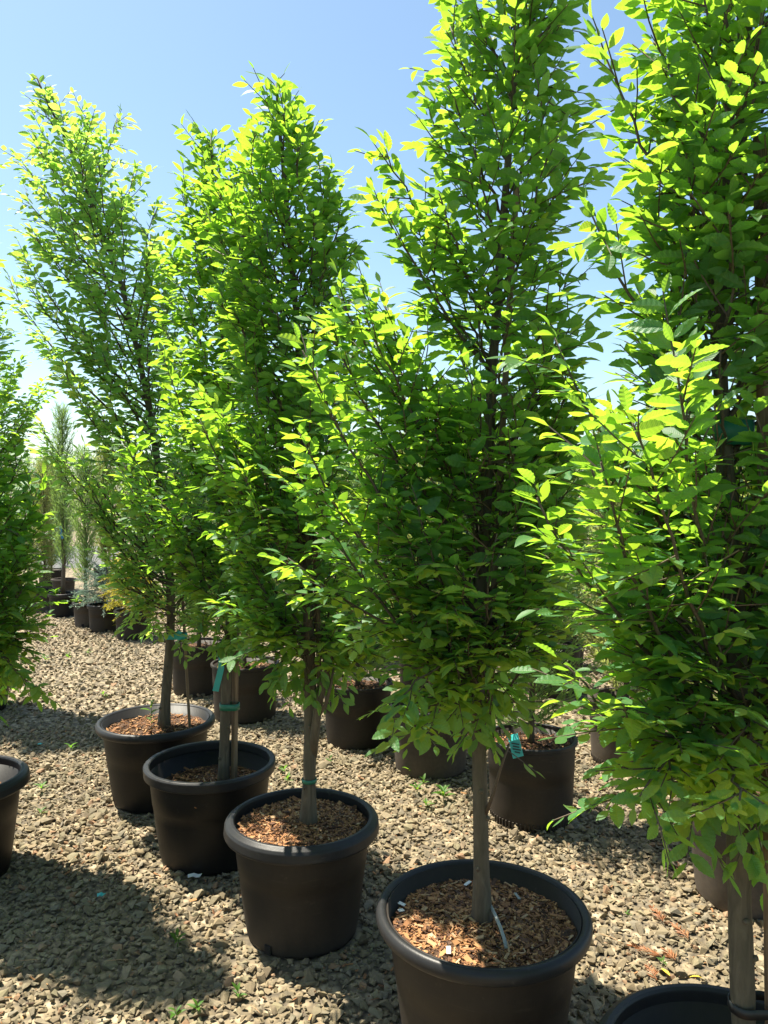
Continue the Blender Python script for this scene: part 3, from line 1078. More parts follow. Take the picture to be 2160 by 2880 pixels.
hornbeam('P0', 'hornbeam with low drooping foliage in the pot standing apart across the gravel', Y['P0'],
         [(-124, 2190), (-120, 1600), (-125, 900), (-130, 200)],
         [(200, -150, -120), (400, -300, -90), (700, -340, -60), (1000, -350, -40), (1200, -350, -10), (1290, -350, 70), (1400, -350, 140), (1500, -350, 150), (1700, -350, 140), (1850, -330, 120), (1950, -280, 100), (2000, -200, 50)],
         120, 27, .026, .056, 'leaf', .9, extra=[(95, 1955, -.1), (120, 1380, .1), (60, 1290, 0)])

grg = np.random.default_rng(99)
VIEWGAP = {'P4': (950, 1760, 42), 'P5': (880, 1750, 46), 'P3': (1500, 1950, 30)}      # stretches of bare stem seen through the crown
for T in trees:
    c = T['lp'] + T['lx'] * (T['ll'] * .5)[:, None]
    a, b, dd = project(c)
    keep = ~((a > 1412) & (a < 1496) & (b > 2068) & (b < 2146) & (dd < 3.4))        # the hanging tag stays clear of leaves
    for kk in ('lp', 'lx', 'ln', 'll'):
        T[kk] = T[kk][keep]
    if T['key'] in VIEWGAP:
        c = T['lp'] + T['lx'] * (T['ll'] * .5)[:, None]
        a, b, dd = project(c)
        ta, tb_, td = project(T['trunk'][0])
        xt = np.interp(-b, -tb_, ta)
        front = dd < float(np.median(td)) + .02
        y0, y1, hw = VIEWGAP[T['key']]
        keep = ~(front & (b > y0) & (b < y1) & (np.abs(a - xt - 8) < hw) & (grg.random(len(c)) < .7))
        for kk in ('lp', 'lx', 'ln', 'll'):
            T[kk] = T[kk][keep]

# ------------------------------------------------------------------ which leaves does the camera see
LP = np.vstack([t['lp'] for t in trees])
LX = np.vstack([t['lx'] for t in trees])
LN = np.vstack([t['ln'] for t in trees])
LL = np.concatenate([t['ll'] for t in trees])
TI = np.concatenate([np.full(len(t['ll']), i) for i, t in enumerate(trees)])
cen = LP + LX * (LL * .55)[:, None]
px, py, dep = project(cen)
gw, gh, gs = 540, 720, 4.0
idb = np.full((gh, gw), -1, np.int32)
view = cen - CAMP
view /= np.linalg.norm(view, axis=1)[:, None]
facing = np.clip(np.abs((view * LN).sum(1)), .25, 1)
rad_ = np.maximum(.6, LL * .30 * np.sqrt(facing) * FPX / np.maximum(dep, .1) / gs)
for i in np.argsort(-dep):
    if dep[i] < .2:
        continue
    a, b, r_ = px[i] / gs, py[i] / gs, rad_[i]
    x0, x1, y0, y1 = int(a - r_), int(a + r_) + 1, int(b - r_), int(b + r_) + 1
    if x1 <= 0 or y1 <= 0 or x0 >= gw or y0 >= gh:
        continue
    idb[max(0, y0):y1, max(0, x0):x1] = i
seen = np.bincount(idb[idb >= 0], minlength=len(LL))

bigme = []
for V, F, UV in BIG:
    for mk in ('leaf', 'leaf_y'):
        me = np_mesh('leaf', V, F, uv=UV, smooth=False)
        me.materials.append(M[mk])
        bigme.append(me)
rg = np.random.default_rng(5)
tree_root = {}
for ti, T in enumerate(trees):
    key = T['key']
    tpts, trad = T['trunk']
    root = empty('hornbeam_tree', tuple(tpts[0]), T['label'], 'tree', 'potted hornbeam trees')
    tree_root[key] = root
    inv = -tpts[0]
    obj('trunk', tube_mesh('trunk', tpts + inv, trad, 12), M['bark'], root)
    for pts, rads in T['br']:
        obj('branch', tube_mesh('branch', pts + inv, rads, 5), M['twig'], root)
    Vs, Fs, off = [], [], 0
    for b, e in T['tw']:
        V, F = tube(np.array([b, (b + e) / 2 + rg.normal(0, .003, 3), e]) + inv, [.0021, .0017, .0012], 3, False)
        F = tri(F)
        Vs.append(V); Fs.append(F + off); off += len(V)
    tw_ = obj('twigs', np_mesh('twigs', np.vstack(Vs), np.vstack(Fs)), M['twig'], root)
    tw_['kind'] = 'stuff'
    idx = np.nonzero(TI == ti)[0]
    order = idx[np.argsort(-seen[idx])]
    ownl = [i for i in order[:300] if seen[i] > 0]
    rest = np.setdiff1d(idx, np.array(ownl, dtype=int))
    side = np.cross(LN[rest], LX[rest])
    fl = rg.uniform(.85, 1.15, len(rest))
    Mx = np.stack([LX[rest] * LL[rest][:, None], side * (LL[rest] * fl)[:, None], LN[rest] * (LL[rest] * rg.uniform(-.4, 1.8, len(rest)))[:, None]], 2)
    V, F, r_ = batch(LT, LF, Mx, LP[rest] + inv, rg.random(len(rest)))
    crown = obj('crown', np_mesh('crown', V, F, r_, np.tile(LUV, (len(rest), 1)), True), M[T['mat']], root)
    crown['kind'] = 'stuff'
    for i in ownl:
        s_ = np.cross(LN[i], LX[i])
        l = LL[i]
        me = bigme[int(rg.integers(0, len(BIG))) * 2 + (1 if T['mat'] == 'leaf_y' else 0)]
        lo = obj('leaf', me, None, crown)
        m4 = Matrix(np.stack([LX[i] * l, s_ * l * rg.uniform(.88, 1.12), LN[i] * l * rg.uniform(.6, 1.2)], 1).tolist()).to_4x4()
        m4.translation = Vector((LP[i] + inv).tolist())
        lo.matrix_local = m4
for ti, key in ((2, 'P3'), (3, 'P4'), (0, 'P1'), (1, 'P2'), (4, 'P5')):
    tpts, trad = trees[ti]['trunk']
    for k, (dz, an) in enumerate(((.12, -2.2), (.26, -.6), (.34, -1.5), (.47, 3.5))):
        z = tpts[0, 2] + dz + .02 * ti
        c = np.array([np.interp(z, tpts[:, 2], tpts[:, 0]), np.interp(z, tpts[:, 2], tpts[:, 1]), z]) - tpts[0]
        r_ = float(np.interp(z, tpts[:, 2], trad))
        d = np.array([math.cos(an), math.sin(an), .5])
        obj('pruning_stub', tube_mesh('pruning_stub', [c + d * r_ * .5, c + d * (r_ + .002), c + d * (r_ + .006)], [.009, .0065, .005], 7), M['bark'], tree_root[key])
print('leaves', len(LL), [int((TI == i).sum()) for i in range(len(trees))])


# ------------------------------------------------------------------ conifers
def blades(name, P, Dv, L, Wd, rg, mat, parent, inv):
    """thin flat sprigs: one narrow tapered blade (2 triangles) per sprig"""
    n = len(P)
    side = np.cross(Dv, rg.normal(0, 1, (n, 3)))
    side /= np.linalg.norm(side, axis=1)[:, None] + 1e-9
    mid = P + Dv * (L * .5)[:, None] + np.array([0, 0, -1.0]) * (L * .04)[:, None]
    tip = P + Dv * L[:, None]
    V = np.stack([P, mid + side * (Wd * .5)[:, None], tip, mid - side * (Wd * .5)[:, None]], 1).reshape(-1, 3) + inv
    b = np.arange(n) * 4
    F = np.vstack([np.stack([b, b + 1, b + 2], 1), np.stack([b, b + 2, b + 3], 1)])
    o = obj(name, np_mesh(name, V, F, np.repeat(rg.random(n), 4)), mat, parent)
    o['kind'] = 'stuff'
    return o


def conifer(key_or_xyz, label, H, Rfun, nb, mat, seed, elev=(30, 65), blade=.07, bw=.006, per=.012, z0=.15, group=None, cat='shrub', name='conifer',
            r0=.018, bark='twig', cone=.45, curve=.3, stem=True, lean=(0, 0)):
    rg = np.random.default_rng(seed)
    if isinstance(key_or_xyz, str):
        x, y = pots[key_or_xyz][:2]
        b = np.array([x, y, soilz[key_or_xyz]])
    else:
        b = np.array(key_or_xyz, dtype=float)
    root = empty(name, tuple(b), label, cat, group)
    n = 14
    zs = np.linspace(-.02, H, n)
    tp = np.stack([lean[0] * zs / H + rg.normal(0, .006, n), lean[1] * zs / H + rg.normal(0, .006, n), zs], 1)
    tp[0, :2] = 0
    if stem:
        obj('trunk', tube_mesh('trunk', tp, np.linspace(r0, .003, n), 8), M[bark], root)
    P, Dv, L = [], [], []
    Vs, Fs, off = [], [], 0
    for i in range(nb):
        f = (i + rg.random()) / nb
        z = z0 + (H - z0) * f
        a = i * 2.39996 + rg.normal(0, .3)
        e = R(rg.uniform(*elev))
        ln = Rfun(f) * rg.uniform(.65, 1.1) + .04
        o3 = np.array([np.interp(z, zs, tp[:, 0]), np.interp(z, zs, tp[:, 1]), z])
        dr = np.array([math.cos(a) * math.cos(e), math.sin(a) * math.cos(e), math.sin(e)])
        m = max(3, int(ln / per))
        t = np.linspace(0, 1, m)
        pts = o3 + dr * (t * ln)[:, None] + np.array([0, 0, 1.0]) * (curve * ln * (t ** 2))[:, None]
        V, F = tube(pts[[0, m // 2, m - 1]], [.0032, .002, .001], 3, False)
        F = tri(F)
        Vs.append(V); Fs.append(F + off); off += len(V)
        tg_ = np.gradient(pts, axis=0)
        tg_ /= np.linalg.norm(tg_, axis=1)[:, None] + 1e-9
        for rep in range(2):
            k = t > .12
            q = pts[k] + rg.normal(0, .006, (k.sum(), 3))
            d = tg_[k] + rg.normal(0, cone, (k.sum(), 3))
            d /= np.linalg.norm(d, axis=1)[:, None]
            P.append(q); Dv.append(d); L.append(blade * rg.uniform(.55, 1.2, k.sum()) * (1.1 - .4 * t[k]))
    # leader
    k = 24
    q = np.stack([np.interp(np.linspace(H * .75, H, k), zs, tp[:, 0]), np.interp(np.linspace(H * .75, H, k), zs, tp[:, 1]), np.linspace(H * .75, H, k)], 1)
    d = np.array([0, 0, 1.0]) + rg.normal(0, .35, (k, 3))
    d /= np.linalg.norm(d, axis=1)[:, None]
    P.append(q); Dv.append(d); L.append(np.full(k, blade))
    P, Dv, L = np.vstack(P), np.vstack(Dv), np.concatenate(L)
    br = obj('branches', np_mesh('branches', np.vstack(Vs), np.vstack(Fs)), M['twig'], root)
    br['kind'] = 'stuff'
    blades('foliage', P, Dv, L, np.full(len(P), bw) * rg.uniform(.7, 1.3, len(P)), rg, M[mat], root, np.zeros(3))
    return root


GC = 'potted conifers in the second row'
cone_ = lambda r: (lambda f: r * (1 - f) ** .75 + .03)
barrel = lambda r: (lambda f: r * (math.sin(math.pi * min(1, f * .85 + .12)) ** .7))
conifer('M1', 'dark green feathery conifer in the dusty pot behind the leaning trunk', 1.5, cone_(.42), 150, 'ndl_green', 41, group=GC, blade=.085, bw=.013, z0=.05)
conifer('M2', 'olive feathery conifer in the pot with the pale rim edge', 1.3, cone_(.40), 150, 'ndl_olive', 42, group=GC, blade=.085, bw=.012, z0=.12)
conifer('M3', 'green spreading conifer in the pot behind the forked trunk', 1.4, barrel(.40), 150, 'ndl_green', 43, (5, 50), group=GC, blade=.085, bw=.012, z0=.06)
conifer('M5', 'low dark conifer in the ribbed pot with the teal tag', 1.35, barrel(.36), 190, 'ndl_green', 45, (-5, 45), group=GC, blade=.07, bw=.008, z0=.08)
conifer('M4', 'fine-leaved olive conifer in the weedy tan-dusted pot', 1.55, cone_(.38), 150, 'ndl_olive', 44, (5, 50), group=GC, blade=.085, bw=.008, z0=.25)
conifer('M6', 'yellow-green conifer in the ribbed pot behind hanging hornbeam leaves', 1.35, cone_(.42), 150, 'ndl_olive', 46, (0, 50), group=GC, blade=.085, bw=.012, z0=.05)
conifer('M7', 'olive conifer in the faded pot behind the dark staked trunk', 1.3, cone_(.40), 150, 'ndl_olive', 47, group=GC, blade=.085, bw=.012, z0=.05)
conifer('M8', 'green conifer in the small black pot', 1.4, cone_(.40), 150, 'ndl_green', 48, group=GC, blade=.085, bw=.012, z0=.08)
GR = 'rear row of potted conifers behind the second row'
rear = [(-.15, 7.3, 1.7, 'ndl_green'), (.65, 6.7, 2.0, 'ndl_olive'), (1.35, 6.1, 1.8, 'ndl_green'), (2.05, 5.6, 2.0, 'ndl_olive'), (2.6, 4.9, 1.7, 'ndl_green'),
        (.25, 9.2, 1.9, 'ndl_olive'), (1.25, 8.6, 1.9, 'ndl_green'), (2.3, 8.0, 2.0, 'ndl_olive'), (3.3, 7.2, 1.9, 'ndl_green'), (3.4, 5.6, 1.8, 'ndl_olive'),
        (-1.1, 8.6, 1.5, 'ndl_olive'), (-.75, 10.6, 1.6, 'ndl_green'), (4.5, 8.5, 2.0, 'ndl_green')]
for i, (x, y, H, mt) in enumerate(rear):
    k = 'R%d' % i
    pots[k] = (x, y, .44, .38)
    mp_(k, 'dusty pot in the rear row behind the trees, half hidden by foliage', 'thin', 'pot_brown', 'pot_brown', .93, .05, 0, seed=60 + i,
        group='pots in the rear row behind the trees', seg=32)
    conifer(k, ('green feathery conifer' if mt == 'ndl_green' else 'olive feathery conifer') + ' in the rear row behind the trees', H, cone_(.52), 210, mt, 80 + i,
            group=GR, blade=.10, bw=.015, z0=.04)
# one pine with pale dead twigs that shows in the gap between two crowns
pots['pine'] = (1.62, 7.0, .44, .38)
mp_('pine', 'dark pot below the long-needled pine in the rear row', 'thin', 'pot_brown', 'pot_brown', .93, .05, 0, seed=90, seg=32)
conifer('pine', 'pine with fine upright needles showing in the gap between two hornbeam crowns', 2.25, cone_(.5), 70, 'ndl_olive', 91,
        blade=.10, bw=.004, z0=.3, cat='tree', name='pine_tree', cone=.7)

GS = 'shrubs in the small pots beyond the gravel lane'
conifer('F4', 'tall feathery conifer on a bare brown stem in the wide black pot', 2.35, barrel(.33), 170, 'ndl_green', 51, (45, 75), .10, .007, .014, .35, GS, r0=.03, cone=.35, name='feathery_conifer')
conifer('F3', 'feathery upright conifer in the narrow tan pot', 1.75, barrel(.33), 160, 'ndl_green', 52, (40, 72), .10, .007, .014, .2, GS, r0=.022, cone=.35, name='feathery_conifer')
conifer('F2', 'blue-green juniper spreading low over its pot rim', .42, lambda f: .36 - .1 * f, 90, 'ndl_blue', 53, (-12, 45), .05, .007, .010, .02, GS, name='juniper', curve=-.15)
conifer('F1', 'golden-green cypress drooping over its pot rim', .62, lambda f: .42 - .2 * f, 110, 'ndl_gold', 54, (-5, 50), .06, .009, .010, .02, GS, name='golden_cypress', curve=-.45)
conifer('F5', 'loose green conifer beside the tall feathery one', 1.7, barrel(.34), 130, 'ndl_olive', 55, (40, 70), .10, .008, .014, .08, GS, name='feathery_conifer')
conifer('F6', 'green conifer at the far end of the shrub row', 1.7, barrel(.38), 130, 'ndl_green', 56, (40, 70), .10, .008, .014, .05, GS, name='feathery_conifer')
conifer('F7', 'blue-tinged conifer behind the wide black pot', 1.25, barrel(.30), 80, 'ndl_blue', 57, (40, 72), .10, .008, .014, .1, GS, name='feathery_conifer')
for i, (x, y, H, mt) in enumerate([(-6.3, 12.4, 1.9, 'ndl_olive'), (-5.5, 12.7, 1.8, 'ndl_green'), (-4.75, 13.1, 2.0, 'ndl_olive'), (-4.0, 12.7, 1.7, 'ndl_green'), (-3.3, 13.2, 1.8, 'ndl_olive'), (-2.4, 12.2, 1.7, 'ndl_green'), (-1.3, 13.2, 1.7, 'ndl_olive')]):
    k = 'G%d' % i
    pots[k] = (x, y, .42, .32)
    mp_(k, 'small pot in the last row before the road', 'thin', 'pot_brown', 'pot_brown', .92, .04, 0, seed=100 + i, group='pots in the last row before the road', seg=28)
    conifer(k, ('green' if mt == 'ndl_green' else 'olive') + ' conifer in the last row before the road', H, barrel(.42), 150, mt, 110 + i, (35, 70), .12, .014, .016, .04,
            'conifers in the last row before the road')


# ------------------------------------------------------------------ weeds, sprigs
def sprig(name, label, cat, loc, n, L, seed, group=None, mat='weed', h=.03, parent=None):
    rg = np.random.default_rng(seed)
    root = empty(name, loc, label, cat, group)
    st = obj('stem', tube_mesh('stem', [(0, 0, -.005), (.003, .002, h * .6), (0, .004, h)], [.0018, .0015, .001], 5), M['weed'], root)
    for i in range(n):
        f = (i + .5) / n
        a = i * 2.4 + rg.normal(0, .3)
        e = R(rg.uniform(10, 45) + 25 * f)
        d = np.array([math.cos(a) * math.cos(e), math.sin(a) * math.cos(e), math.sin(e)])
        up = np.array([0, 0, 1.0]) - d * d[2]
        up = nrm(up)
        s_ = np.cross(up, d)
        l = L * rg.uniform(.7, 1.15)
        lo = obj('leaf', WEEDLEAF, None, root)
        m4 = Matrix(np.stack([d * l, s_ * l * .75, up * l], 1).tolist()).to_4x4()
        m4.translation = Vector((0, 0, h * (.25 + .75 * f)))
        lo.matrix_local = m4
    return root


V, F, UV = leaf_template(7, .3, .25, 0, 0, .24)
WEEDLEAF = np_mesh('leaf', V, F, uv=UV, smooth=True)
WEEDLEAF.materials.append(M['weed'])
GW = 'weeds sprouting from the gravel'
weeds = [(499, 2660, 7, .045, 'four-leaved bright weed on open sunlit gravel before the skirted-rim pot'),
         (117, 2226, 6, .045, 'bright weed beside the shadow of the pot standing apart'),
         (200, 2112, 6, .05, 'taller bright weed on open gravel beside the leaning tree pot'),
         (555, 2848, 6, .035, None), (495, 2866, 5, .035, None), (668, 2806, 5, .03, None),
         (1247, 2250, 10, .06, 'largest pale star-shaped weed in bare soil behind the straight bare trunk'),
         (1200, 2272, 6, .04, 'bright weed in bare soil beside the largest star-shaped weed'),
         (1173, 2230, 7, .045, 'feathery weed between the weedy tan-dusted pot and the star-shaped weed'),
         (1152, 2180, 6, .05, 'weed at the foot of the weedy tan-dusted pot, on its sunlit edge'),
         (1191, 2208, 5, .04, 'weed in the shadow edge before the weedy tan-dusted pot'),
         (799, 2176, 6, .04, 'weed on gravel behind the skirted-rim pot, farther from its trunk'),
         (808, 2202, 6, .04, 'weed close behind the skirted-rim pot beside its trunk'),
         (927, 2148, 4, .035, 'small weed growing against the large flat tan rock'),
         (1865, 2716, 5, .025, 'tiny green weed among the dead orange fronds'),
         (1763, 2577, 4, .02, 'tiny yellowish weed beside the largest pot, near the orange fronds'),
         (128, 1862, 5, .06, None), (191, 1854, 5, .05, None), (247, 1842, 4, .05, 'weed just behind the large brown rock on the lane'),
         (1520, 2520, 4, .02, 'tiny yellow-green weed under the round rim of the largest pot'),
         (290, 1960, 4, .04, 'small weed on the lane before the leaning tree pot'), (115, 2292, 5, .03, 'small weed at the foot of the pot standing apart')]
for i, (a, b, n, L, lab) in enumerate(weeds):
    q = on_z(a, b, 0.012)
    if lab is None:
        lab = 'small weed in a loose trio on the open sunlit gravel' if b > 2700 else 'pale weed on the lane before the small shrub pots'
    sprig('weed', lab, 'weed', tuple(q), n, L, 200 + i, GW, h=L * .7)
for i, (dx, dy) in enumerate([(-.12, -.10), (-.05, -.14), (.03, -.1), (-.15, .0), (.1, -.12)]):
    x, y = pots['M4'][:2]
    sprig('weed', 'small leafy weed growing inside the tan-dusted pot', 'weed', (x + dx, y + dy, soilz['M4'] + .004), 8, .05, 240 + i, 'weeds inside the tan-dusted pot', h=.09)
for key, i in (('F3', 0), ('F4', 1)):
    x, y = pots[key][:2]
    sprig('weed', ('yellow-green sprig in the narrow tan pot', 'yellow-green sprig in the wide black pot')[i], 'weed', (x - .08, y - .07, soilz[key] + .004), 14, .09, 260 + i, h=.07)
x, y = pots['P1'][:2]
q = at_y(424, 2040, y - .1)
sprig('seedling', 'thin upright seedling with round leaves in the leaning tree pot', 'seedling', (q[0], y - .1, soilz['P1'] + .004), 9, .055, 270, h=.19)

# ------------------------------------------------------------------ stakes, ties, ribbons


def stake(label, p0, p1, wd=.022):
    p0, p1 = Vector(p0), Vector(p1)
    L = (p1 - p0).length
    o = obj('wooden_stake', box_mesh('wooden_stake', wd, wd * .8, L, .0015), M['stake'])
    o.location = (p0 + p1) / 2
    o.rotation_euler = (p1 - p0).to_track_quat('Z', 'Y').to_euler()
    tag(o, label, 'stake', 'wooden tree stakes')
    return o


def band(name, key, z, h, mat, grow=.004, extra_x=0.0):
    """tie wrapped round the trunk (and the stake beside it)"""
    T = [t for t in trees if t['key'] == key][0]
    tpts, trad = T['trunk']
    c = np.array([np.interp(z, tpts[:, 2], tpts[:, 0]), np.interp(z, tpts[:, 2], tpts[:, 1]), z])
    r_ = np.interp(z, tpts[:, 2], trad) + grow
    seg = 24
    a = np.arange(seg) * 2 * math.pi / seg
    V = []
    for (dz, dr) in ((-h / 2, 0), (-h / 2, .0015), (h / 2, .0015), (h / 2, 0)):
        xx = np.cos(a) * (r_ + dr)
        xx = np.where(xx > 0, xx + extra_x, xx)
        V.append(np.stack([xx, np.sin(a) * (r_ + dr + (.004 if extra_x else 0)), np.full(seg, dz)], 1))
    V = np.vstack(V) + c - tpts[0]
    F = []
    for i in range(4):
        for j in range(seg):
            F.append([i * seg + j, i * seg + (j + 1) % seg, ((i + 1) % 4) * seg + (j + 1) % seg, ((i + 1) % 4) * seg + j])
    return obj(name, np_mesh(name, V, F, smooth=True), M[mat], tree_root[key])


def trunk_at(key, z):
    T = [t for t in trees if t['key'] == key][0]
    tpts, trad = T['trunk']
    return np.array([np.interp(z, tpts[:, 2], tpts[:, 0]), np.interp(z, tpts[:, 2], tpts[:, 1]), z]), float(np.interp(z, tpts[:, 2], trad))


def beside(key, z, dx, dy=0.0):
    c, r_ = trunk_at(key, z)
    return (c[0] + dx, c[1] + dy, z)


stake('square wooden stake tied beside the trunk hung with a teal ribbon', beside('P2', soilz['P2'] - .03, .045), beside('P2', 1.75, .035), .024)
stake('long pale wooden stake standing in shade beside the dense hornbeam trunk', beside('P5', soilz['P5'] - .03, .055), beside('P5', 2.3, .04), .022)
stake('wooden stake strapped high against the straight bare trunk', beside('P4', 1.18, .033), beside('P4', 2.45, .028), .020)
stake('thin wooden stake in the pot of the leaning hornbeam', beside('P1', soilz['P1'] - .03, .13, .03), beside('P1', 1.15, .055, .02), .016)
stake('wooden stake rising through the crown above the forked trunk', beside('P3', soilz['P3'] + .43, .036, .01), beside('P3', 1.9, .03, .01), .018)
band('tie_tape', 'P2', float(at_y(640, 1982, Y['P2'])[2]), .028, 'tape', .004, .036)
band('tie_tape', 'P3', float(at_y(871, 2192, Y['P3'])[2]), .014, 'tape', .003)
band('tie_tape', 'P1', float(at_y(503, 1786, Y['P1'])[2]), .03, 'teal', .004, .06)
band('strap', 'P4', float(at_y(1351, 1735, Y['P4'])[2]), .035, 'strap', .004, .028)
band('strap', 'P5', float(at_y(2034, 1216, Y['P5'])[2]), .05, 'tape', .004, .04)
band('strap', 'P5', float(at_y(2100, 2840, Y['P5'])[2]), .02, 'strap', .003, .045)


def ribbon(name, pts, wd, mat, parent, normal=(0, -1, 0), thick=.0008):
    """strip with a little thickness through pts, wide along the in-plane perpendicular"""
    pts = np.array(pts, dtype=float)
    nn = np.array(normal, dtype=float)
    t = np.gradient(pts, axis=0)
    t /= np.linalg.norm(t, axis=1)[:, None]
    s_ = np.cross(t, nn)
    s_ /= np.linalg.norm(s_, axis=1)[:, None]
    n2 = np.cross(s_, t)
    V = np.stack([pts - s_ * wd / 2 - n2 * thick, pts + s_ * wd / 2 - n2 * thick, pts + s_ * wd / 2 + n2 * thick, pts - s_ * wd / 2 + n2 * thick], 1).reshape(-1, 3)
    F = []
    for i in range(len(pts) - 1):
        for j in range(4):
            F.append([i * 4 + j, i * 4 + (j + 1) % 4, (i + 1) * 4 + (j + 1) % 4, (i + 1) * 4 + j])
    F.append([0, 3, 2, 1])
    e = 4 * (len(pts) - 1)
    F.append([e, e + 1, e + 2, e + 3])
    return obj(name, np_mesh(name, V, F), M[mat], parent)


y2 = Y['P2'] - .05
tb = trees[1]['trunk'][0][0]
ribbon('ribbon', [at_y(640, 1846, y2 + .03) - tb, at_y(622, 1852, y2) - tb, at_y(622, 1880, y2 - .005) - tb, at_y(614, 1912, y2) - tb, at_y(606, 1944, y2 + .004) - tb], .026, 'teal', tree_root['P2'], (.3, -1, .1))
y1 = Y['P1'] - .05
tb = trees[0]['trunk'][0][0]
ribbon('ribbon', [at_y(506, 1775, y1) - tb, at_y(502, 1788, y1) - tb, at_y(500, 1800, y1) - tb], .024, 'teal', tree_root['P1'])
# printed tag over the rim of the ribbed pot
tg_root = empty('plant_tag', (pots['M5'][0], pots['M5'][1], 0), 'teal printed plant tag hanging over the ribbed pot rim', 'tag')
yt = pots['M5'][1] - pots['M5'][2] / 2 - .008
o3 = np.array([pots['M5'][0], pots['M5'][1], 0])
ribbon('tag_sheet', [at_y(1440, 2066, yt + .02) - o3, at_y(1446, 2082, yt) - o3, at_y(1458, 2130, yt - .006) - o3], .052, 'teal', tg_root, (.1, -1, .15))
for k, (y_, w_) in enumerate([(2092, .036), (2100, .03), (2108, .038), (2116, .026)]):
    a_ = at_y(1447 + (y_ - 2082) * .25, y_, yt - .008) - o3
    ribbon('print_line', [a_ - np.array([w_ / 2, 0, -.003]), a_ + np.array([w_ / 2, 0, -.003])], .006, 'print', tg_root, (.1, -1, .15), .0004)
# dead side twig and grey tube on the straight trunk
tb = trees[3]['trunk'][0][0]
y4 = Y['P4']
obj('dead_twig', tube_mesh('dead_twig', [at_y(1366, 2290, y4) - tb, at_y(1388, 2230, y4 - .02) - tb, at_y(1408, 2160, y4 - .04) - tb, at_y(1432, 2092, y4 - .05) - tb],
                           [.006, .005, .004, .003], 6), M['twig'], tree_root['P4'])
ztop = soilz['P4'] + .012
tl = obj('irrigation_tube', tube_mesh('irrigation_tube', [on_z(1380, 2548, ztop + .05), on_z(1392, 2572, ztop + .04), on_z(1408, 2610, ztop + .03), on_z(1418, 2640, ztop + .012), on_z(1424, 2668, ztop)],
                                      [.005] * 5, 8), M['tube'])
tag(tl, 'short bent grey irrigation tube lying on the orange mulch', 'tube')
# forked side stem of the forked trunk
tb = trees[2]['trunk'][0][0]
y3 = Y['P3']
obj('forked_stem', tube_mesh('forked_stem', [at_y(878, 2130, y3) - tb, at_y(886, 2060, y3 - .02) - tb, at_y(893, 2000, y3 - .03) - tb, at_y(908, 1930, y3 - .04) - tb,
                                             at_y(930, 1850, y3 - .05) - tb, at_y(960, 1760, y3 - .06) - tb], [.018, .017, .015, .012, .009, .006], 8), M['bark'], tree_root['P3'])
obj('forked_stem', tube_mesh('forked_stem', [at_y(890, 2020, y3 - .02) - tb, at_y(915, 1985, y3 - .05) - tb, at_y(930, 1930, y3 - .06) - tb, at_y(938, 1880, y3 - .06) - tb],
                             [.009, .008, .006, .004], 6), M['bark'], tree_root['P3'])

# ------------------------------------------------------------------ rocks, scraps, fallen fronds
for i, (a, b, s_, lab) in enumerate([(915, 2150, .045, 'large flat tan rock lying on the gravel behind the forked-trunk pot'),
                                     (252, 1862, .05, 'large brown rock alone on the open gravel lane'),
                                     (1485, 2395, .02, 'rounded pale pebble at the foot of the ribbed pot')]):
    V, F = stone_template(500 + i, 26)
    o = obj('rock', np_mesh('rock', V * s_, F), M['stone'])
    o.location = on_z(a, b, s_ * .35)
    o.rotation_euler = (.2, -.15, i * 1.3 + .4)
    tag(o, lab, 'rock')
for i, (a, b, wd, L, mt, lab) in enumerate([(547, 2464, .02, .055, 'white', 'torn white scrap of paper at the foot of the staked tree pot'),
                                            (284, 2518, .018, .03, 'teal', 'scrap of teal plastic lying in the shaded gravel'),
                                            (113, 2093, .014, .03, 'teal', 'scrap of teal plastic on the open sunlit gravel'),
                                            (975, 2425, .012, .02, 'teal', 'scrap of teal plastic beside the pot with the grey skirted rim')]):
    q = on_z(a, b, .024)
    o = ribbon('scrap', [(-L / 2, 0, 0), (-L * .1, .004, .004), (L * .2, 0, .001), (L / 2, -.005, .006)], wd, mt, None, (0, -.2, 1))
    o.location = q
    tag(o, lab, 'scrap')
for i, (a, b, mt, L) in enumerate([(1262, 2672, 'white', .028), (1130, 2542, 'white', .022), (1128, 2560, 'white', .018), (1455, 2520, 'tube', .05), (1160, 2466, 'white', .02),
                                   (1315, 2484, 'white', .026)]):
    z = soilz['P4'] + .017
    q = on_z(a, b, z)
    o = obj('pale_chip', box_mesh('pale_chip', L, .009 if mt != 'white' else .012, .003, .0008), M[mt], potroot['P4'])
    pr = potroot['P4']
    loc = Matrix.Rotation(-pr.rotation_euler.z, 3, 'Z') @ Vector((q[0] - pr.location.x, q[1] - pr.location.y, z))
    o.location = loc
    o.rotation_euler = (.1, .15, 1.1 * i + .9)
GD = 'dead orange fronds on the gravel'
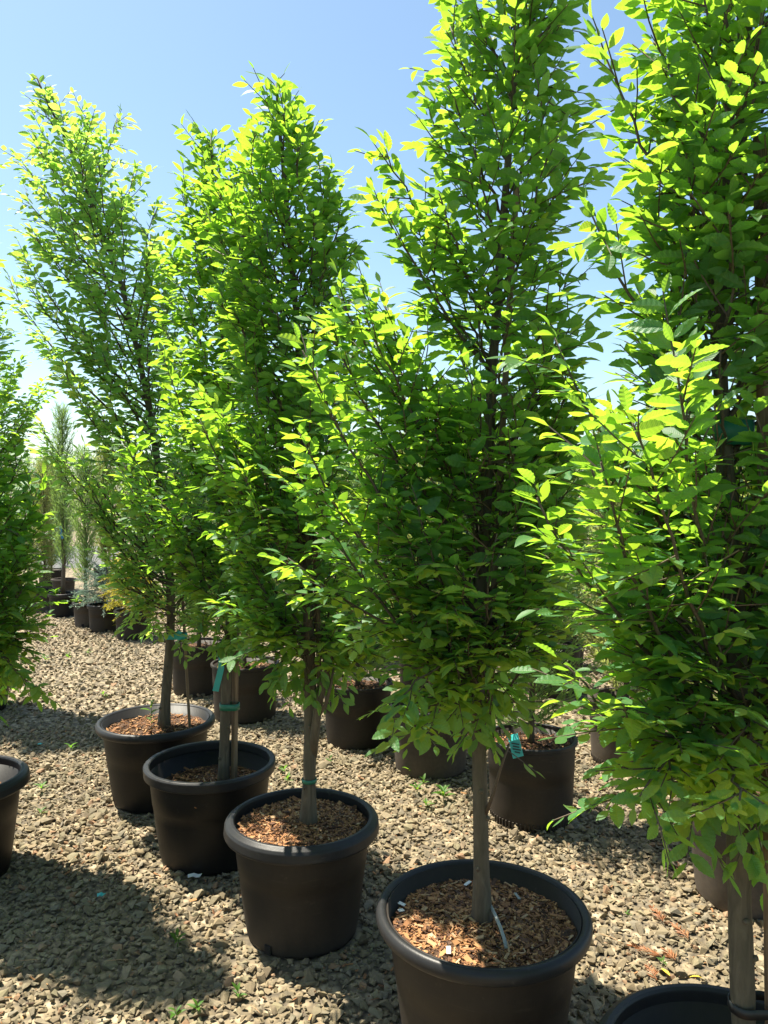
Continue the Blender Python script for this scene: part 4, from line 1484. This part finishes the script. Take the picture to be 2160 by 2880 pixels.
for i, (a, b, L) in enumerate([(1865, 2591, .09), (1861, 2690, .11), (1936, 2640, .09), (1848, 2757, .07), (1900, 2700, .06)]):
    rg = np.random.default_rng(400 + i)
    q = on_z(a, b, .022)
    root = empty('dead_frond', tuple(q), 'dead orange-brown conifer frond lying on the gravel', 'frond', GD)
    ang = rg.uniform(-.9, .9) + math.pi * .7
    ax = np.array([math.cos(ang), math.sin(ang), .02])
    sd = np.array([-ax[1], ax[0], 0])
    n = 42
    t = rg.random(n)
    sg = np.where(rg.random(n) < .5, -1, 1)
    P = ax * (t * L)[:, None] + np.array([0, 0, .004])
    Dv = ax * .75 + sd * (sg * .6)[:, None] + rg.normal(0, .15, (n, 3)) * np.array([1, 1, .5])
    Dv /= np.linalg.norm(Dv, axis=1)[:, None]
    obj('stem', tube_mesh('stem', [ax * 0, ax * L * .5 + np.array([0, 0, .004]), ax * L], [.0018, .0014, .001], 5), M['dead_frond'], root)
    blades('needles', P, Dv, .035 * (1.1 - t * .6), np.full(n, .004), rg, M['dead_frond'], root, np.zeros(3))
for i, (a, b) in enumerate([(1885, 2745), (1975, 2750)]):
    q = on_z(a, b, .024)
    o = obj('fallen_leaf', np_mesh('fallen_leaf', BIG[i][0] * .04, BIG[i][1], uv=BIG[i][2]), M['yellow_leaf'])
    o.location = q
    o.rotation_euler = (.2, -.2, 2.0 + i)
    tag(o, 'curled yellow fallen leaf lying on the gravel', 'leaf', 'fallen yellow leaves')
GT = 'dry twigs lying on the gravel'
for i in range(16):
    rg = np.random.default_rng(700 + i)
    a, b = [(195, 2440), (1650, 2430), (430, 2560), (1600, 2750), (1720, 2640), (1980, 2690), (330, 2700), (560, 2300), (150, 2000), (1690, 2820), (1560, 2600), (80, 2700),
            (720, 2840), (350, 2060), (240, 2330), (1800, 2820)][i]
    q = on_z(a, b, .027)
    an, L = rg.uniform(0, 6.28), rg.uniform(.04, .10)
    d = np.array([math.cos(an), math.sin(an), 0]) * L
    o = obj('dry_twig', tube_mesh('dry_twig', [-d / 2, d * .05 + rg.normal(0, .004, 3) * np.array([1, 1, .3]), d / 2], [.0016, .0014, .001], 5), M['pale_chip'])
    o.location = q
    tag(o, 'thin dry twig lying on the gravel', 'twig', GT)
# blue ribbon on the tall feathery conifer
x, y = pots['F4'][:2]
rb = ribbon('ribbon', [at_y(170, 1480, y - .12), at_y(172, 1500, y - .13), at_y(176, 1515, y - .12)], .03, 'blue', None)
tag(rb, 'blue ribbon tied on the tall feathery conifer', 'ribbon')

# ------------------------------------------------------------------ far background
bl = empty('farm_building', (-9.5, 62, 0), 'low pale building with a brown roof far beyond the road', 'building')
obj('wall', box_mesh('wall', 14, 7, 2.2), M['wall_pale'], bl).location = (0, 0, 1.1)
V = np.array([[-7.4, -3.9, 2.2], [7.4, -3.9, 2.2], [7.4, 3.9, 2.2], [-7.4, 3.9, 2.2], [-7.4, 0, 3.2], [7.4, 0, 3.2]])
obj('roof', np_mesh('roof', V, tri(np.array([[0, 1, 5, 4], [2, 3, 4, 5], [0, 4, 3, 3], [1, 2, 5, 5], [0, 3, 2, 1]]))), M['roof'], bl)
for i, xx in enumerate((-4.5, 0, 4.5)):
    obj('window', box_mesh('window', 1.3, .1, .9), M['print'], bl).location = (xx, -3.53, 1.3)
rg = np.random.default_rng(77)
for i in range(16):
    x = -27 + i * 3.3 + rg.uniform(-.7, .7)
    y = 31 + rg.uniform(-3, 4)
    H = rg.uniform(1.9, 2.7)
    root = empty('distant_tree', (x, y, 0), 'round green tree in the far line beyond the road', 'tree', 'trees in the far line beyond the road')
    obj('trunk', tube_mesh('trunk', [(0, 0, 0), (.04, 0, H * .3), (0, .04, H * .7)], [.08, .06, .03], 7), M['bark'], root)
    n = 900
    cl = rg.normal(0, 1, (14, 3)) * np.array([.8, .8, .5]) + np.array([0, 0, H * .5])
    P = cl[rg.integers(0, 14, n)] + rg.normal(0, .3, (n, 3))
    P[:, 2] = np.clip(P[:, 2], .1, H * rg.uniform(.8, 1.05, n))
    Mx = rot_mats(rg, n, 1.2) * rg.uniform(.14, .28, n)[:, None, None]
    V, F, r_ = batch(LT, LF, Mx, P, rg.random(n))
    cr = obj('crown', np_mesh('crown', V, F, r_, np.tile(LUV, (n, 1)), True), M['far_leaf'], root)
    cr['kind'] = 'stuff'
# overhead cables on two poles, very faint in the photograph
for i, (x, y) in enumerate([(-38, 60), (24, 66)]):
    pr = empty('utility_pole', (x, y, 0), ('wooden utility pole carrying the far cables', 'wooden utility pole carrying the far cables')[i], 'pole', 'utility poles')
    obj('post', tube_mesh('post', [(0, 0, 0), (0, 0, 5.2)], [.14, .1], 10), M['pole'], pr)
    obj('crossarm', box_mesh('crossarm', .12, 1.8, .12), M['pole'], pr).location = (0, 0, 4.9)
for i, (dy, zz) in enumerate([(-.7, 4.97), (.7, 4.97), (0, 4.2)]):
    a, b = np.array([-38, 60 + dy, zz]), np.array([24, 66 + dy, zz])
    pts = [a + (b - a) * t - np.array([0, 0, 1.3 * 4 * t * (1 - t)]) for t in np.linspace(0, 1, 16)]
    o = obj('overhead_cable', tube_mesh('overhead_cable', pts, .018, 5), M['cable'])
    tag(o, 'thin overhead cable strung between the far utility poles', 'cable', 'overhead cables')

# copied potted trees continue both rows out of view, added to deepen the shade
def copy_tree(o, parent=None):
    c = o.copy()
    C.objects.link(c)
    c.parent = parent
    for ch in o.children:
        if ch.name.split('.')[0] in ('trunk', 'crown', 'twigs', 'body', 'rim', 'soil', 'mulch', 'branch'):
            copy_tree(ch, c)
    return c


for i, (x, y) in enumerate([(-1.85, 1.75), (-1.75, .45), (-1.6, -.8), (1.45, .45), (1.6, -.7)]):
    src = 'P0' if x < 0 else 'P3'
    for o, lab in ((potroot[src], 'black nursery pot of an unseen hornbeam added to deepen the shade'), (tree_root[src], 'unseen hornbeam added beside or behind the camera to deepen the shade')):
        c = copy_tree(o)
        c.location = (x, y, o.location.z)
        if o is tree_root[src]:
            c.rotation_euler = (0, 0, i * 1.3)
        c['label'] = lab
        c['group'] = 'unseen potted trees added to deepen the shade'
